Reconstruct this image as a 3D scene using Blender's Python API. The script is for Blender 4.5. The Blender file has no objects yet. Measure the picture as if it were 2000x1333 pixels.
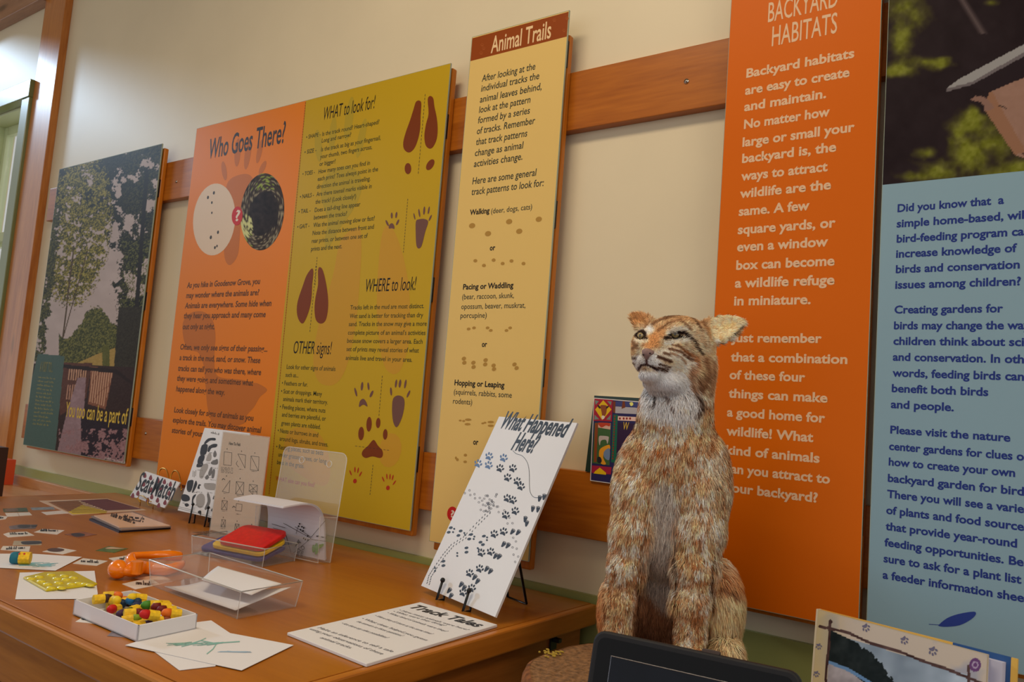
import bpy, math, random
import numpy as np
from mathutils import Vector, noise as mnoise
random.seed(7); rng = np.random.default_rng(7)
sc = bpy.context.scene
col = sc.collection

# ------------------------------------------------------------ camera
F = 1571.6
YAW, PIT, ROL = [math.radians(a) for a in (-36.49, 5.25, 4.45)]
CAM = np.array([0.0, -1.7, 1.17])
fw = np.array([math.sin(YAW)*math.cos(PIT), math.cos(YAW)*math.cos(PIT), math.sin(PIT)])
rt = np.array([math.cos(YAW), -math.sin(YAW), 0.0]); upv = np.cross(rt, fw)
RT = rt*math.cos(ROL)+upv*math.sin(ROL); UP = -rt*math.sin(ROL)+upv*math.cos(ROL)
cd = bpy.data.cameras.new('camera'); cam = bpy.data.objects.new('camera', cd); col.objects.link(cam)
cd.sensor_width = 23.5; cd.lens = 23.5*F/2000
from mathutils import Matrix
cam.matrix_world = Matrix(((RT[0], UP[0], -fw[0], CAM[0]), (RT[1], UP[1], -fw[1], CAM[1]), (RT[2], UP[2], -fw[2], CAM[2]), (0, 0, 0, 1)))
cd.clip_start = 0.02; cd.dof.use_dof = True; cd.dof.focus_distance = 1.75; cd.dof.aperture_fstop = 10
sc.camera = cam

# ------------------------------------------------------------ colour, sky, lights
sc.view_settings.view_transform = 'Standard'; sc.view_settings.look = 'None'
sc.view_settings.gamma = 1; sc.view_settings.use_curve_mapping = False
sc.view_settings.exposure = 0.20
w = bpy.data.worlds.new('world'); sc.world = w; w.use_nodes = True
bg = w.node_tree.nodes['Background']; bg.inputs[0].default_value = (0.96, 0.97, 1.0, 1); bg.inputs[1].default_value = 0.62

def area(name, loc, target, size, sizey, power, colr, spread=180):
    l = bpy.data.lights.new(name, 'AREA'); l.shape = 'RECTANGLE'; l.size = size; l.size_y = sizey
    l.energy = power; l.color = colr; l.spread = math.radians(spread)
    o = bpy.data.objects.new(name, l); col.objects.link(o); o.location = loc
    d = Vector(target)-Vector(loc); o.rotation_euler = d.to_track_quat('-Z', 'Y').to_euler()
    return o
area('window_daylight', (-16.0, -3.0, 6.95), (-4.0, -0.2, 2.4), 1.5, 1.1, 520, (0.58, 0.78, 1.0))
area('ceiling_lamp', (-1.2, -1.5, 3.25), (-1.2, -1.35, 0.0), 1.2, 0.5, 24, (1.0, 0.84, 0.62))
area('ceiling_lamp', (1.6, -1.5, 3.25), (1.2, -1.0, 0.0), 1.2, 0.5, 20, (1.0, 0.84, 0.62))

# ------------------------------------------------------------ projection helpers
def ray(x, y): return RT*(x-1000)-UP*(y-666.5)+fw*F
class Plane:
    """a real plane in the room; hit() reads where a point of the photograph lies on it"""
    def __init__(s, o, U, V):
        s.o = np.array(o, float); s.U = np.array(U, float); s.V = np.array(V, float)
        s.N = np.cross(s.U, s.V); s.N /= np.linalg.norm(s.N)
        if np.dot(s.N, CAM-s.o) < 0: s.N = -s.N
    def hit(s, x, y):
        d = ray(x, y); return CAM+d*(np.dot(s.o-CAM, s.N)/np.dot(d, s.N))
    def uv(s, P):
        P = np.asarray(P)-s.o; return np.array([P@s.U, P@s.V])
    def at(s, u, v, off=0.0): return s.o+s.U*u+s.V*v+s.N*off
def WALLP(Y): return Plane((0, Y, 0), (1, 0, 0), (0, 0, 1))
def FLATP(Z): return Plane((0, 0, Z), (1, 0, 0), (0, 1, 0))
def onZ(x, y, z): return FLATP(z).hit(x, y)
def onY(x, y, Y=0.0): return WALLP(Y).hit(x, y)
def prj(P):
    v = np.asarray(P, float)-CAM; z = v@fw
    return np.stack([1000+F*(v@RT)/z, 666.5-F*(v@UP)/z], -1)

# ------------------------------------------------------------ materials
def lin(c):
    return tuple(((x/255)/12.92 if x/255 <= .04045 else ((x/255+.055)/1.055)**2.4) for x in c)
MATS = {}
def mat(name, c, rough=.6, spec=.4, metal=0, noise=0, nscale=8, bump=0, bscale=200, coat=0, trans=0, ior=1.45, sss=0, alpha=1):
    if name in MATS: return MATS[name]
    m = bpy.data.materials.new(name); m.use_nodes = True; nt = m.node_tree; b = nt.nodes['Principled BSDF']
    cc = lin(c)+(1,)
    b.inputs['Base Color'].default_value = cc; b.inputs['Roughness'].default_value = rough
    b.inputs['Specular IOR Level'].default_value = spec; b.inputs['Metallic'].default_value = metal
    b.inputs['Coat Weight'].default_value = coat; b.inputs['Coat Roughness'].default_value = .08
    b.inputs['Transmission Weight'].default_value = trans; b.inputs['IOR'].default_value = ior
    tc = nt.nodes.new('ShaderNodeTexCoord')
    if noise:
        n = nt.nodes.new('ShaderNodeTexNoise'); n.inputs['Scale'].default_value = nscale; n.inputs['Detail'].default_value = 4
        nt.links.new(tc.outputs['Object'], n.inputs['Vector'])
        r = nt.nodes.new('ShaderNodeValToRGB')
        r.color_ramp.elements[0].position = .3; r.color_ramp.elements[1].position = .7
        r.color_ramp.elements[0].color = tuple(x*(1-noise) for x in cc[:3])+(1,)
        r.color_ramp.elements[1].color = tuple(min(1, x*(1+noise)) for x in cc[:3])+(1,)
        nt.links.new(n.outputs['Fac'], r.inputs['Fac']); nt.links.new(r.outputs['Color'], b.inputs['Base Color'])
    if bump:
        n2 = nt.nodes.new('ShaderNodeTexNoise'); n2.inputs['Scale'].default_value = bscale
        nt.links.new(tc.outputs['Object'], n2.inputs['Vector'])
        bp = nt.nodes.new('ShaderNodeBump'); bp.inputs['Strength'].default_value = bump; bp.inputs['Distance'].default_value = .002
        nt.links.new(n2.outputs['Fac'], bp.inputs['Height']); nt.links.new(bp.outputs['Normal'], b.inputs['Normal'])
    MATS[name] = m; return m
def wood(name, c1, c2, axis='x', rough=.35, coat=.3, scale=1.0, knots=False):
    """long grained wood: noise stretched along the grain, fine streaks, a little relief"""
    if name in MATS: return MATS[name]
    m = bpy.data.materials.new(name); m.use_nodes = True; nt = m.node_tree; b = nt.nodes['Principled BSDF']
    N = nt.nodes.new; L = nt.links.new
    tc = N('ShaderNodeTexCoord'); mp = N('ShaderNodeMapping')
    s = {'x': (1.2, 14, 14), 'y': (14, 1.2, 14), 'z': (14, 14, 1.2)}[axis]
    mp.inputs['Scale'].default_value = tuple(v*scale for v in s)
    L(tc.outputs['Object'], mp.inputs['Vector'])
    n1 = N('ShaderNodeTexNoise'); n1.inputs['Scale'].default_value = 1.4; n1.inputs['Detail'].default_value = 5; n1.inputs['Distortion'].default_value = .6
    L(mp.outputs[0], n1.inputs['Vector'])
    n2 = N('ShaderNodeTexNoise'); n2.inputs['Scale'].default_value = 9; n2.inputs['Detail'].default_value = 4
    L(mp.outputs[0], n2.inputs['Vector'])
    mx = N('ShaderNodeMix'); mx.data_type = 'FLOAT'; mx.inputs[0].default_value = .4
    L(n1.outputs['Fac'], mx.inputs[2]); L(n2.outputs['Fac'], mx.inputs[3])
    r = N('ShaderNodeValToRGB'); r.color_ramp.elements[0].position = .33; r.color_ramp.elements[1].position = .66
    r.color_ramp.elements[0].color = lin(c1)+(1,); r.color_ramp.elements[1].color = lin(c2)+(1,)
    L(mx.outputs[0], r.inputs['Fac'])
    out = r.outputs['Color']
    if knots:
        v = N('ShaderNodeTexVoronoi'); v.inputs['Scale'].default_value = 1.0
        mp2 = N('ShaderNodeMapping'); mp2.inputs['Scale'].default_value = {'x': (2, 7, 7), 'y': (7, 2, 7), 'z': (7, 7, 2)}[axis]
        L(tc.outputs['Object'], mp2.inputs['Vector']); L(mp2.outputs[0], v.inputs['Vector'])
        r2 = N('ShaderNodeValToRGB'); r2.color_ramp.elements[0].position = .06; r2.color_ramp.elements[1].position = .16
        r2.color_ramp.elements[0].color = (.25, .25, .25, 1); r2.color_ramp.elements[1].color = (1, 1, 1, 1)
        L(v.outputs['Distance'], r2.inputs['Fac'])
        mm = N('ShaderNodeMix'); mm.data_type = 'RGBA'; mm.blend_type = 'MULTIPLY'; mm.inputs[0].default_value = .8
        L(out, mm.inputs[6]); L(r2.outputs['Color'], mm.inputs[7]); out = mm.outputs[2]
    L(out, b.inputs['Base Color'])
    b.inputs['Roughness'].default_value = rough; b.inputs['Coat Weight'].default_value = coat*.6; b.inputs['Coat Roughness'].default_value = .18; b.inputs['Specular IOR Level'].default_value = .3
    bp = N('ShaderNodeBump'); bp.inputs['Strength'].default_value = .12; bp.inputs['Distance'].default_value = .001
    L(n2.outputs['Fac'], bp.inputs['Height']); L(bp.outputs['Normal'], b.inputs['Normal'])
    MATS[name] = m; return m
def clear(name, tint=(1, 1, 1), refl=.12, alpha=.10, rough=.03):
    """thin clear acrylic: mostly see-through, with a sheen"""
    if name in MATS: return MATS[name]
    m = bpy.data.materials.new(name); m.use_nodes = True; nt = m.node_tree; N = nt.nodes.new; L = nt.links.new
    nt.nodes.clear(); out = N('ShaderNodeOutputMaterial')
    t = N('ShaderNodeBsdfTransparent'); t.inputs[0].default_value = tint+(1,)
    g = N('ShaderNodeBsdfGlossy'); g.inputs['Roughness'].default_value = rough
    d = N('ShaderNodeBsdfDiffuse'); d.inputs[0].default_value = (.85, .85, .82, 1)
    fr = N('ShaderNodeLayerWeight'); fr.inputs[0].default_value = .5
    pw = N('ShaderNodeMath'); pw.operation = 'POWER'; pw.inputs[1].default_value = 4.0; L(fr.outputs['Facing'], pw.inputs[0])
    ad = N('ShaderNodeMath'); ad.operation = 'MULTIPLY_ADD'; ad.inputs[1].default_value = .7; ad.inputs[2].default_value = .03+refl*.1
    L(pw.outputs[0], ad.inputs[0])
    m1 = N('ShaderNodeMixShader'); m1.inputs[0].default_value = alpha; L(t.outputs[0], m1.inputs[1]); L(d.outputs[0], m1.inputs[2])
    m2 = N('ShaderNodeMixShader'); L(ad.outputs[0], m2.inputs[0]); L(m1.outputs[0], m2.inputs[1]); L(g.outputs[0], m2.inputs[2])
    L(m2.outputs[0], out.inputs[0]); MATS[name] = m; return m
def vcol_mat(name, rough=.5, coat=0, spec=.4, attr='Col'):
    if name in MATS: return MATS[name]
    m = bpy.data.materials.new(name); m.use_nodes = True; nt = m.node_tree; b = nt.nodes['Principled BSDF']
    a = nt.nodes.new('ShaderNodeVertexColor'); a.layer_name = attr
    nt.links.new(a.outputs['Color'], b.inputs['Base Color'])
    b.inputs['Roughness'].default_value = rough; b.inputs['Coat Weight'].default_value = coat; b.inputs['Specular IOR Level'].default_value = spec
    MATS[name] = m; return m

# ------------------------------------------------------------ objects
ORG = {}
def thing(name, base, label, cat, group=None, kind=None):
    o = bpy.data.objects.new(name, None); col.objects.link(o); o.empty_display_size = .05
    o.location = base; ORG[o] = np.array(base, float)
    tag(o, label, cat, group); return o
def tag(o, label=None, cat=None, group=None, kind=None):
    if label: o['label'] = label
    if cat: o['category'] = cat
    if group: o['group'] = group
    if kind: o['kind'] = kind
    return o
def mk(name, V, Fc, m, parent=None, smooth=False, org=None, bevel=0, label=None):
    """world-space geometry -> one mesh object, origin at its base (or at its parent's)"""
    V = np.asarray(V, float).reshape(-1, 3)
    if parent is not None: o0 = ORG[parent]
    elif org is not None: o0 = np.array(org, float)
    else: o0 = np.array([(V[:, 0].min()+V[:, 0].max())/2, (V[:, 1].min()+V[:, 1].max())/2, V[:, 2].min()])
    me = bpy.data.meshes.new(name); me.from_pydata((V-o0).tolist(), [], Fc); me.update()
    if m is not None:
        for mm in (m if isinstance(m, list) else [m]): me.materials.append(mm)
    if smooth: me.polygons.foreach_set('use_smooth', [True]*len(me.polygons))
    o = bpy.data.objects.new(name, me); col.objects.link(o); ORG[o] = o0
    if parent is not None: o.parent = parent
    else: o.location = o0
    if bevel:
        b = o.modifiers.new('bevel', 'BEVEL'); b.width = bevel; b.segments = 2; b.limit_method = 'ANGLE'
    if label: o['label'] = label
    return o
class G:
    """geometry collector"""
    def __init__(s): s.V = []; s.F = []; s.M = []; s.mi = 0
    def add(s, V, Fc):
        n = len(s.V); s.V += [tuple(map(float, v)) for v in V]; s.F += [tuple(i+n for i in f) for f in Fc]; s.M += [s.mi]*len(Fc); return s
    def box(s, x0, x1, y0, y1, z0, z1):
        V = [(x0, y0, z0), (x1, y0, z0), (x1, y1, z0), (x0, y1, z0), (x0, y0, z1), (x1, y0, z1), (x1, y1, z1), (x0, y1, z1)]
        return s.add(V, BOXF)
    def slab(s, Q, d):
        """polygon Q (list of points, counter-clockwise seen from outside) pushed out by vector d"""
        Q = [np.array(q, float) for q in Q]; d = np.array(d, float); n = len(Q)
        nn = np.cross(Q[1]-Q[0], Q[2]-Q[0])
        if np.dot(nn, d) < 0: Q = Q[::-1]
        V = Q+[q+d for q in Q]
        Fc = [tuple(range(n))[::-1], tuple(range(n, 2*n))]+[(i, (i+1) % n, n+(i+1) % n, n+i) for i in range(n)]
        return s.add(V, Fc)
    def tube(s, P, r, k=8, cap=True, closed=False):
        P = [np.array(p, float) for p in P]; n = len(P); rs = r if hasattr(r, '__len__') else [r]*n
        V = []; prev = None
        for i in range(n):
            a = P[(i-1) % n] if (i > 0 or closed) else P[i]; b = P[(i+1) % n] if (i < n-1 or closed) else P[i]
            t = b-a; t /= (np.linalg.norm(t)+1e-12)
            if prev is None:
                u = np.cross(t, (0, 0, 1) if abs(t[2]) < .9 else (1, 0, 0))
            else: u = prev-t*np.dot(prev, t)
            u /= np.linalg.norm(u)+1e-12; prev = u; v = np.cross(t, u)
            for j in range(k):
                a_ = 2*math.pi*j/k; V.append(P[i]+(u*math.cos(a_)+v*math.sin(a_))*rs[i])
        Fc = []
        for i in range(n-1 if not closed else n):
            for j in range(k):
                a0 = i*k+j; a1 = i*k+(j+1) % k; b0 = ((i+1) % n)*k+j; b1 = ((i+1) % n)*k+(j+1) % k
                Fc.append((a0, a1, b1, b0))
        if cap and not closed: Fc += [tuple(range(k))[::-1], tuple(range((n-1)*k, n*k))]
        return s.add(V, Fc)
    def sphere(s, c, r, k=10, rz=None):
        c = np.array(c, float); V = []; rz = rz or r; h = k//2+1
        R3 = np.array([r, r, rz]) if not hasattr(r, '__len__') else np.array(r)
        for i in range(1, h):
            th = math.pi*i/h
            for j in range(k): V.append(c+R3*np.array([math.sin(th)*math.cos(2*math.pi*j/k), math.sin(th)*math.sin(2*math.pi*j/k), math.cos(th)]))
        V += [c+R3*np.array([0, 0, 1]), c-R3*np.array([0, 0, 1])]; T = len(V)-2; Fc = []
        for i in range(h-2):
            for j in range(k): Fc.append((i*k+j, (i+1)*k+j, (i+1)*k+(j+1) % k, i*k+(j+1) % k))
        for j in range(k):
            Fc.append((T, j, (j+1) % k)); Fc.append((T+1, (h-2)*k+(j+1) % k, (h-2)*k+j))
        return s.add(V, Fc)
    def build(s, name, m, parent=None, smooth=False, bevel=0, label=None, org=None):
        o = mk(name, s.V, s.F, m, parent, smooth, org, bevel, label)
        if isinstance(m, list): o.data.polygons.foreach_set('material_index', s.M)
        return o
BOXF = [(3, 2, 1, 0), (4, 5, 6, 7), (0, 1, 5, 4), (1, 2, 6, 5), (2, 3, 7, 6), (3, 0, 4, 7)]
def box(name, e, m, parent=None, bevel=0, label=None): return G().box(*e).build(name, m, parent, bevel=bevel, label=label)

# ------------------------------------------------------------ lettering and flat print
_tm = {}
def text_mesh(s, bold=0.0, shear=0.0):
    k = (s, bold, shear)
    if k in _tm: return _tm[k]
    cu = bpy.data.curves.new('t', 'FONT'); cu.body = s; cu.size = 1; cu.resolution_u = 3; cu.fill_mode = 'FRONT'; cu.offset = bold; cu.shear = shear
    ob = bpy.data.objects.new('t', cu); me = bpy.data.meshes.new_from_object(ob)
    V = np.zeros(len(me.vertices)*3); me.vertices.foreach_get('co', V); V = V.reshape(-1, 3)[:, :2]
    Fc = [tuple(p.vertices) for p in me.polygons]
    bpy.data.objects.remove(ob); bpy.data.curves.remove(cu); bpy.data.meshes.remove(me)
    _tm[k] = (V, Fc); return _tm[k]
CAPH = None
def put_text(g, pl, s, p0, p1, h, bold=.01, shear=0.0, part=None, off=.0004, flat=False):
    """one line of lettering on plane pl: baseline from p0 to p1 (photo points), cap height h (photo px, or m when < 1)"""
    global CAPH
    if CAPH is None: V, _ = text_mesh('H'); CAPH = V[:, 1].max()
    V, Fc = text_mesh(s, bold, shear)
    if len(V) == 0: return
    W = text_mesh(part, bold, shear)[0] if part else V
    x0, x1 = W[:, 0].min(), W[:, 0].max()
    A = pl.uv(pl.hit(*p0)); B = pl.uv(pl.hit(*p1))
    if flat: z = (A[1]+B[1])/2; A[1] = z; B[1] = z
    X = B-A; Ln = np.linalg.norm(X); X /= Ln; Yd = np.array([-X[1], X[0]])
    if h >= 1:
        T = pl.uv(pl.hit(p0[0], p0[1]-h))-A; hh = abs(T@Yd)
    else: hh = h
    if Yd@(pl.uv(pl.hit(p0[0], p0[1]-10))-A) < 0: Yd = -Yd
    sx = Ln/(x1-x0); sy = hh/CAPH
    g.add([pl.at(*(A+X*((v[0]-x0)*sx)+Yd*(v[1]*sy)), off) for v in V], Fc)
def words(name, parent, pl, lines, h, m, bold=.01, shear=0, off=.0004, flat=True, hm=None):
    """a block of lines as one flat part"""
    g = G()
    # one cap height for the whole block, read on its first line
    L0 = lines[0]; A = pl.uv(pl.hit(L0[1], L0[2])); T = pl.uv(pl.hit(L0[1], L0[2]-h)) if h >= 1 else None
    hh = hm or (abs((T-A)[1]) if h >= 1 else h)
    for L in lines: put_text(g, pl, L[0], (L[1], L[2]), (L[3], L[4]), hh, bold, shear, L[5] if len(L) > 5 else None, off, flat)
    o = g.build(name, m, parent); o['kind'] = 'stuff'; return o
def split_build(g, name, m, parent):
    """every printed shape of g as a part of its own"""
    for f in g.F: mk(name, [g.V[i] for i in f], [tuple(range(len(f)))], m, parent)
def catmull(P, n=6, closed=True):
    P = [np.array(p, float) for p in P]; k = len(P); out = []
    for i in range(k if closed else k-1):
        a, b, c, d = (P[(i-1) % k], P[i], P[(i+1) % k], P[(i+2) % k]) if closed else (P[max(i-1, 0)], P[i], P[i+1], P[min(i+2, k-1)])
        for j in range(n):
            t = j/n; out.append(.5*((2*b)+(-a+c)*t+(2*a-5*b+4*c-d)*t*t+(-a+3*b-3*c+d)*t**3))
    if not closed: out.append(P[-1])
    return out
def ell(cx, cy, rx, ry, rot=0, n=14):
    c, s = math.cos(math.radians(rot)), math.sin(math.radians(rot))
    return [(cx+rx*math.cos(2*math.pi*i/n)*c-ry*math.sin(2*math.pi*i/n)*s, cy+rx*math.cos(2*math.pi*i/n)*s+ry*math.sin(2*math.pi*i/n)*c) for i in range(n)]
_LAY = 0
def shape(g, pl, pts, off=.0003, smooth=0):
    """flat printed shape, outline in photo points; each one a hair above the last so that none coincide"""
    global _LAY
    _LAY = (_LAY+1) % 89; off = off+_LAY*1.5e-6
    if smooth: pts = catmull(pts, smooth)
    P = [pl.at(*pl.uv(pl.hit(*p)), off) for p in pts]
    n = np.zeros(3)
    for i in range(len(P)): n += np.cross(P[i]-P[0], P[(i+1) % len(P)]-P[0])
    if n@pl.N < 0: P = P[::-1]
    g.add(P, [tuple(range(len(P)))])
def stroke(g, pl, pts, wpx, off=.0004, closed=False):
    pts = [np.array(p, float) for p in pts]
    if closed: pts = pts+[pts[0]]
    for a, b in zip(pts[:-1], pts[1:]):
        d = b-a; L = np.linalg.norm(d)
        if L < 1e-6: continue
        n = np.array([-d[1], d[0]])/L*wpx/2; e = d/L*wpx*.3
        shape(g, pl, [a-n-e, b-n+e, b+n+e, a+n-e], off)
def paw(g, pl, x, y, s=5, rot=0, off=.0003):
    """cat or dog print: a pad and four toes"""
    c, sn = math.cos(math.radians(rot)), math.sin(math.radians(rot))
    def R(dx, dy): return (x+(dx*c-dy*sn)*s, y+(dx*sn+dy*c)*s)
    cx, cy = R(0, .35); shape(g, pl, [R(-.55, .75), R(-.5, .3), R(0, -.05), R(.5, .3), R(.55, .75), R(0, .65)], off, 3)
    for dx, dy, r in ((-.68, -.1, -25), (-.27, -.62, -8), (.27, -.62, 8), (.68, -.1, 25)):
        q = R(dx, dy); shape(g, pl, ell(q[0], q[1], .2*s, .34*s, rot+r, 8), off)
def foot(g, pl, x, y, s=5, rot=0, off=.0003):
    c, sn = math.cos(math.radians(rot)), math.sin(math.radians(rot))
    def R(dx, dy): return (x+(dx*c-dy*sn)*s, y+(dx*sn+dy*c)*s)
    shape(g, pl, [R(-.5, -.2), R(0, -.38), R(.52, -.2), R(.38, .4), R(.12, 1.0), R(-.2, 1.0), R(-.38, .4)], off, 3)
    for dx, dy, r in ((-.46, -.40, -30), (-.25, -.54, -10), (.0, -.60, 0), (.25, -.54, 10), (.46, -.40, 30)):
        q = R(dx, dy); shape(g, pl, ell(q[0], q[1], .10*s, .17*s, rot+r, 6), off)
def scribble(g, pl, p0, p1, h, wpx=1.0, step=2.2):
    """handwriting too small to read: short uneven strokes"""
    p0 = np.array(p0, float); p1 = np.array(p1, float); d = p1-p0; L = np.linalg.norm(d); d /= L; n = np.array([-d[1], d[0]]); t = 0; gap = random.randint(3, 7)
    while t < L:
        if gap == 0: t += step*1.2; gap = random.randint(3, 8)
        a = p0+d*t; hh = h*(.5 if random.random() < .7 else 1.0)
        q = [a, a-n*hh, a-n*hh*.6+d*step*.5, a+d*step*.6]
        stroke(g, pl, q[:random.randint(2, 4)], wpx); t += step; gap -= 1
def fbm(X, Y, scale, oct=4, seed=0):
    """numpy value noise 0..1"""
    r = np.random.default_rng(seed); T = r.random((64, 64)); out = 0; amp = 1; tot = 0
    for o in range(oct):
        x = X*scale*2**o+o*13.7; y = Y*scale*2**o+o*7.3; xi = np.floor(x).astype(int); yi = np.floor(y).astype(int); fx = x-xi; fy = y-yi
        fx = fx*fx*(3-2*fx); fy = fy*fy*(3-2*fy)
        a = T[xi % 64, yi % 64]; b = T[(xi+1) % 64, yi % 64]; c = T[xi % 64, (yi+1) % 64]; d = T[(xi+1) % 64, (yi+1) % 64]
        out = out+amp*((a*(1-fx)+b*fx)*(1-fy)+(c*(1-fx)+d*fx)*fy); tot += amp; amp *= .5
    return out/tot
def in_poly(X, Y, P):
    r = np.zeros(X.shape, bool); n = len(P)
    for i in range(n):
        x1, y1 = P[i]; x2, y2 = P[(i+1) % n]
        if y1 == y2: continue
        r ^= ((Y < y1) != (Y < y2)) & (X < (x2-x1)*(Y-y1)/(y2-y1)+x1)
    return r
def picture(name, parent, pl, rect, nx, ny, paint, m, off=.0002):
    """a printed picture: a fine grid on the plane, each vertex coloured by paint(photo x, photo y)"""
    u0, u1, v0, v1 = rect; U, Vv = np.meshgrid(np.linspace(u0, u1, nx), np.linspace(v0, v1, ny))
    P = pl.o+U[..., None]*pl.U+Vv[..., None]*pl.V+pl.N*off
    q = prj(P); C = paint(q[..., 0], q[..., 1], U, Vv)
    idx = np.arange(nx*ny).reshape(ny, nx)
    Fc = np.stack([idx[:-1, :-1], idx[:-1, 1:], idx[1:, 1:], idx[1:, :-1]], -1).reshape(-1, 4)
    if np.cross(pl.U, pl.V)@pl.N < 0: Fc = Fc[:, ::-1]
    o = mk(name, P.reshape(-1, 3), Fc.tolist(), m, parent)
    C = np.clip(C, 0, 255)/255; C = np.where(C <= .04045, C/12.92, ((C+.055)/1.055)**2.4)
    a = o.data.color_attributes.new('Col', 'FLOAT_COLOR', 'POINT')
    a.data.foreach_set('color', np.concatenate([C.reshape(-1, 3), np.ones((nx*ny, 1))], 1).ravel())
    return o
# ------------------------------------------------------------ the room
M_wall = mat('cream_wall', (226, 210, 176), rough=.42, spec=.35, noise=.03, nscale=3, bump=.05, bscale=90)
M_green = mat('green_paint', (156, 158, 92), rough=.35, spec=.4, noise=.05, nscale=6, bump=.05)
M_sash = mat('sage_window_paint', (212, 220, 176), rough=.3, spec=.4)
M_casing = mat('olive_casing_paint', (122, 130, 78), rough=.22, spec=.6)
W_post = wood('knotty_pine_upright', (164, 92, 34), (204, 132, 62), 'z', rough=.28, coat=.5, knots=True)
W_beam = wood('pine_beam', (140, 92, 62), (172, 122, 88), 'x', rough=.3, coat=.5, knots=True)
W_rail = wood('cherry_rail', (152, 78, 10), (186, 106, 24), 'x', rough=.33, coat=.25)
W_back = wood('honey_board', (168, 88, 10), (198, 116, 24), 'z', rough=.35, coat=.3)
W_table = wood('table_veneer', (156, 88, 8), (174, 104, 18), 'x', rough=.32, coat=.2, scale=.6)
W_edge = wood('table_edge_wood', (156, 92, 22), (188, 120, 40), 'x', rough=.36, coat=.2, knots=True)
W_edgey = wood('table_end_wood', (162, 92, 20), (190, 116, 36), 'y', rough=.36, coat=.2)
W_bench = wood('pale_bench_wood', (184, 122, 66), (206, 146, 88), 'x', rough=.4, coat=.2)
W_floor = wood('floor_boards', (66, 36, 20), (92, 52, 30), 'x', rough=.4, coat=.2)
M_sky = None

def structure(o): o['kind'] = 'structure'; return o
CEIL = 3.75; XL, XR = -6.3, 3.4
WX0, WX1, WZ0, WZ1 = -4.98, -4.40, 1.0, 2.56
g = G()
for e in ((XL, WX0, 0, .16, 0, CEIL), (WX1, XR, 0, .16, 0, CEIL), (WX0, WX1, 0, .16, 0, WZ0), (WX0, WX1, 0, .16, WZ1, CEIL)): g.box(*e)
structure(g.build('wall_back', M_wall))
structure(box('floor', (XL-.2, XR, -5.2, 0, -.1, 0), W_floor))
structure(box('ceiling', (XL-.2, XR, -5.2, .16, CEIL, CEIL+.1), mat('ceiling_paint', (214, 200, 176), rough=.8)))
g = G()   # the left wall has a tall glazed opening that lets the grazing daylight in
g.box(XL-.16, XL, -5.2, -3.3, 0, CEIL).box(XL-.16, XL, -.04, .16, 0, CEIL).box(XL-.16, XL, -3.3, -.04, 0, .9).box(XL-.16, XL, -3.3, -.04, 3.53, CEIL)
structure(g.build('wall_left', M_wall))
# green wainscot along the foot of the wall
structure(box('baseboard_back', (XL, XR, -.012, 0, 0, .765), M_green))
structure(box('trim_1', (-4.315, -4.09, -.035, 0, .765, CEIL), W_post, bevel=.002))
structure(box('trim_2', (XL, -4.315, -.06, 0, 3.065, 3.36), W_beam, bevel=.002))
# window
g = G()
g.box(WX0-.09, WX0, -.05, 0, WZ0-.09, WZ1+.09).box(WX1, WX1+.085, -.05, 0, WZ0-.09, WZ1+.0).box(WX0, WX1+.085, -.055, 0, WZ1, WZ1+.09).box(WX0, WX1, -.07, 0, WZ0-.04, WZ0)
win = structure(g.build('window_1', M_casing, bevel=.003))
g = G()
g.box(WX0, WX0+.012, 0, .15, WZ0, WZ1).box(WX1-.012, WX1, 0, .15, WZ0, WZ1).box(WX0, WX1, 0, .15, WZ1-.012, WZ1).box(WX0, WX1, 0, .15, WZ0, WZ0+.012)
g.build('jamb_lining', M_sash, win, bevel=.001)
for (z0, z1, y) in ((1.86, 2.548, .10), (1.012, 1.93, .07)):
    g = G(); x0, x1 = WX0+.012, WX1-.012
    g.box(x0, x0+.034, y, y+.03, z0, z1).box(x1-.034, x1, y, y+.03, z0, z1).box(x0+.045, x1-.045, y, y+.03, z0, z0+.05).box(x0+.045, x1-.045, y, y+.03, z1-.05, z1)
    s_ = g.build('sash', M_sash, win, bevel=.002)
    box('pane', (x0+.045, x1-.045, y+.012, y+.017, z0+.05, z1-.05), clear('window_glass', alpha=.03), s_)

# ------------------------------------------------------------ rails on the wall
M_chrome = mat('chrome_screw', (205, 200, 190), rough=.2, metal=1)
def rail(x0, x1, z0, z1, label, screws):
    t = thing('wall_rail', ((x0+x1)/2, -.012, z0), label, 'rail', 'wooden rails the panels hang on')
    box('rail_board', (x0, x1, -.030, -.0005, z0, z1), W_rail, t, bevel=.002)
    for px, py in screws:
        p = onY(px, py, -.030); g = G(); g.tube([p, p+np.array([0, -.002, 0])], .006, 10); g.tube([p+np.array([0, -.002, 0]), p+np.array([0, -.004, 0])], .003, 6)
        g.build('screw', M_chrome, t, smooth=True)
rail(-4.0, 1.2, 1.905, 2.06, 'honey brown wooden rail running along the wall behind the tops of the panels', [(1341, 159), (345, 355), (1337, 162)][:2])
rail(-3.96, 1.2, .895, 1.05, 'honey brown wooden rail running along the wall behind the feet of the panels', [(285, 847)])

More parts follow.
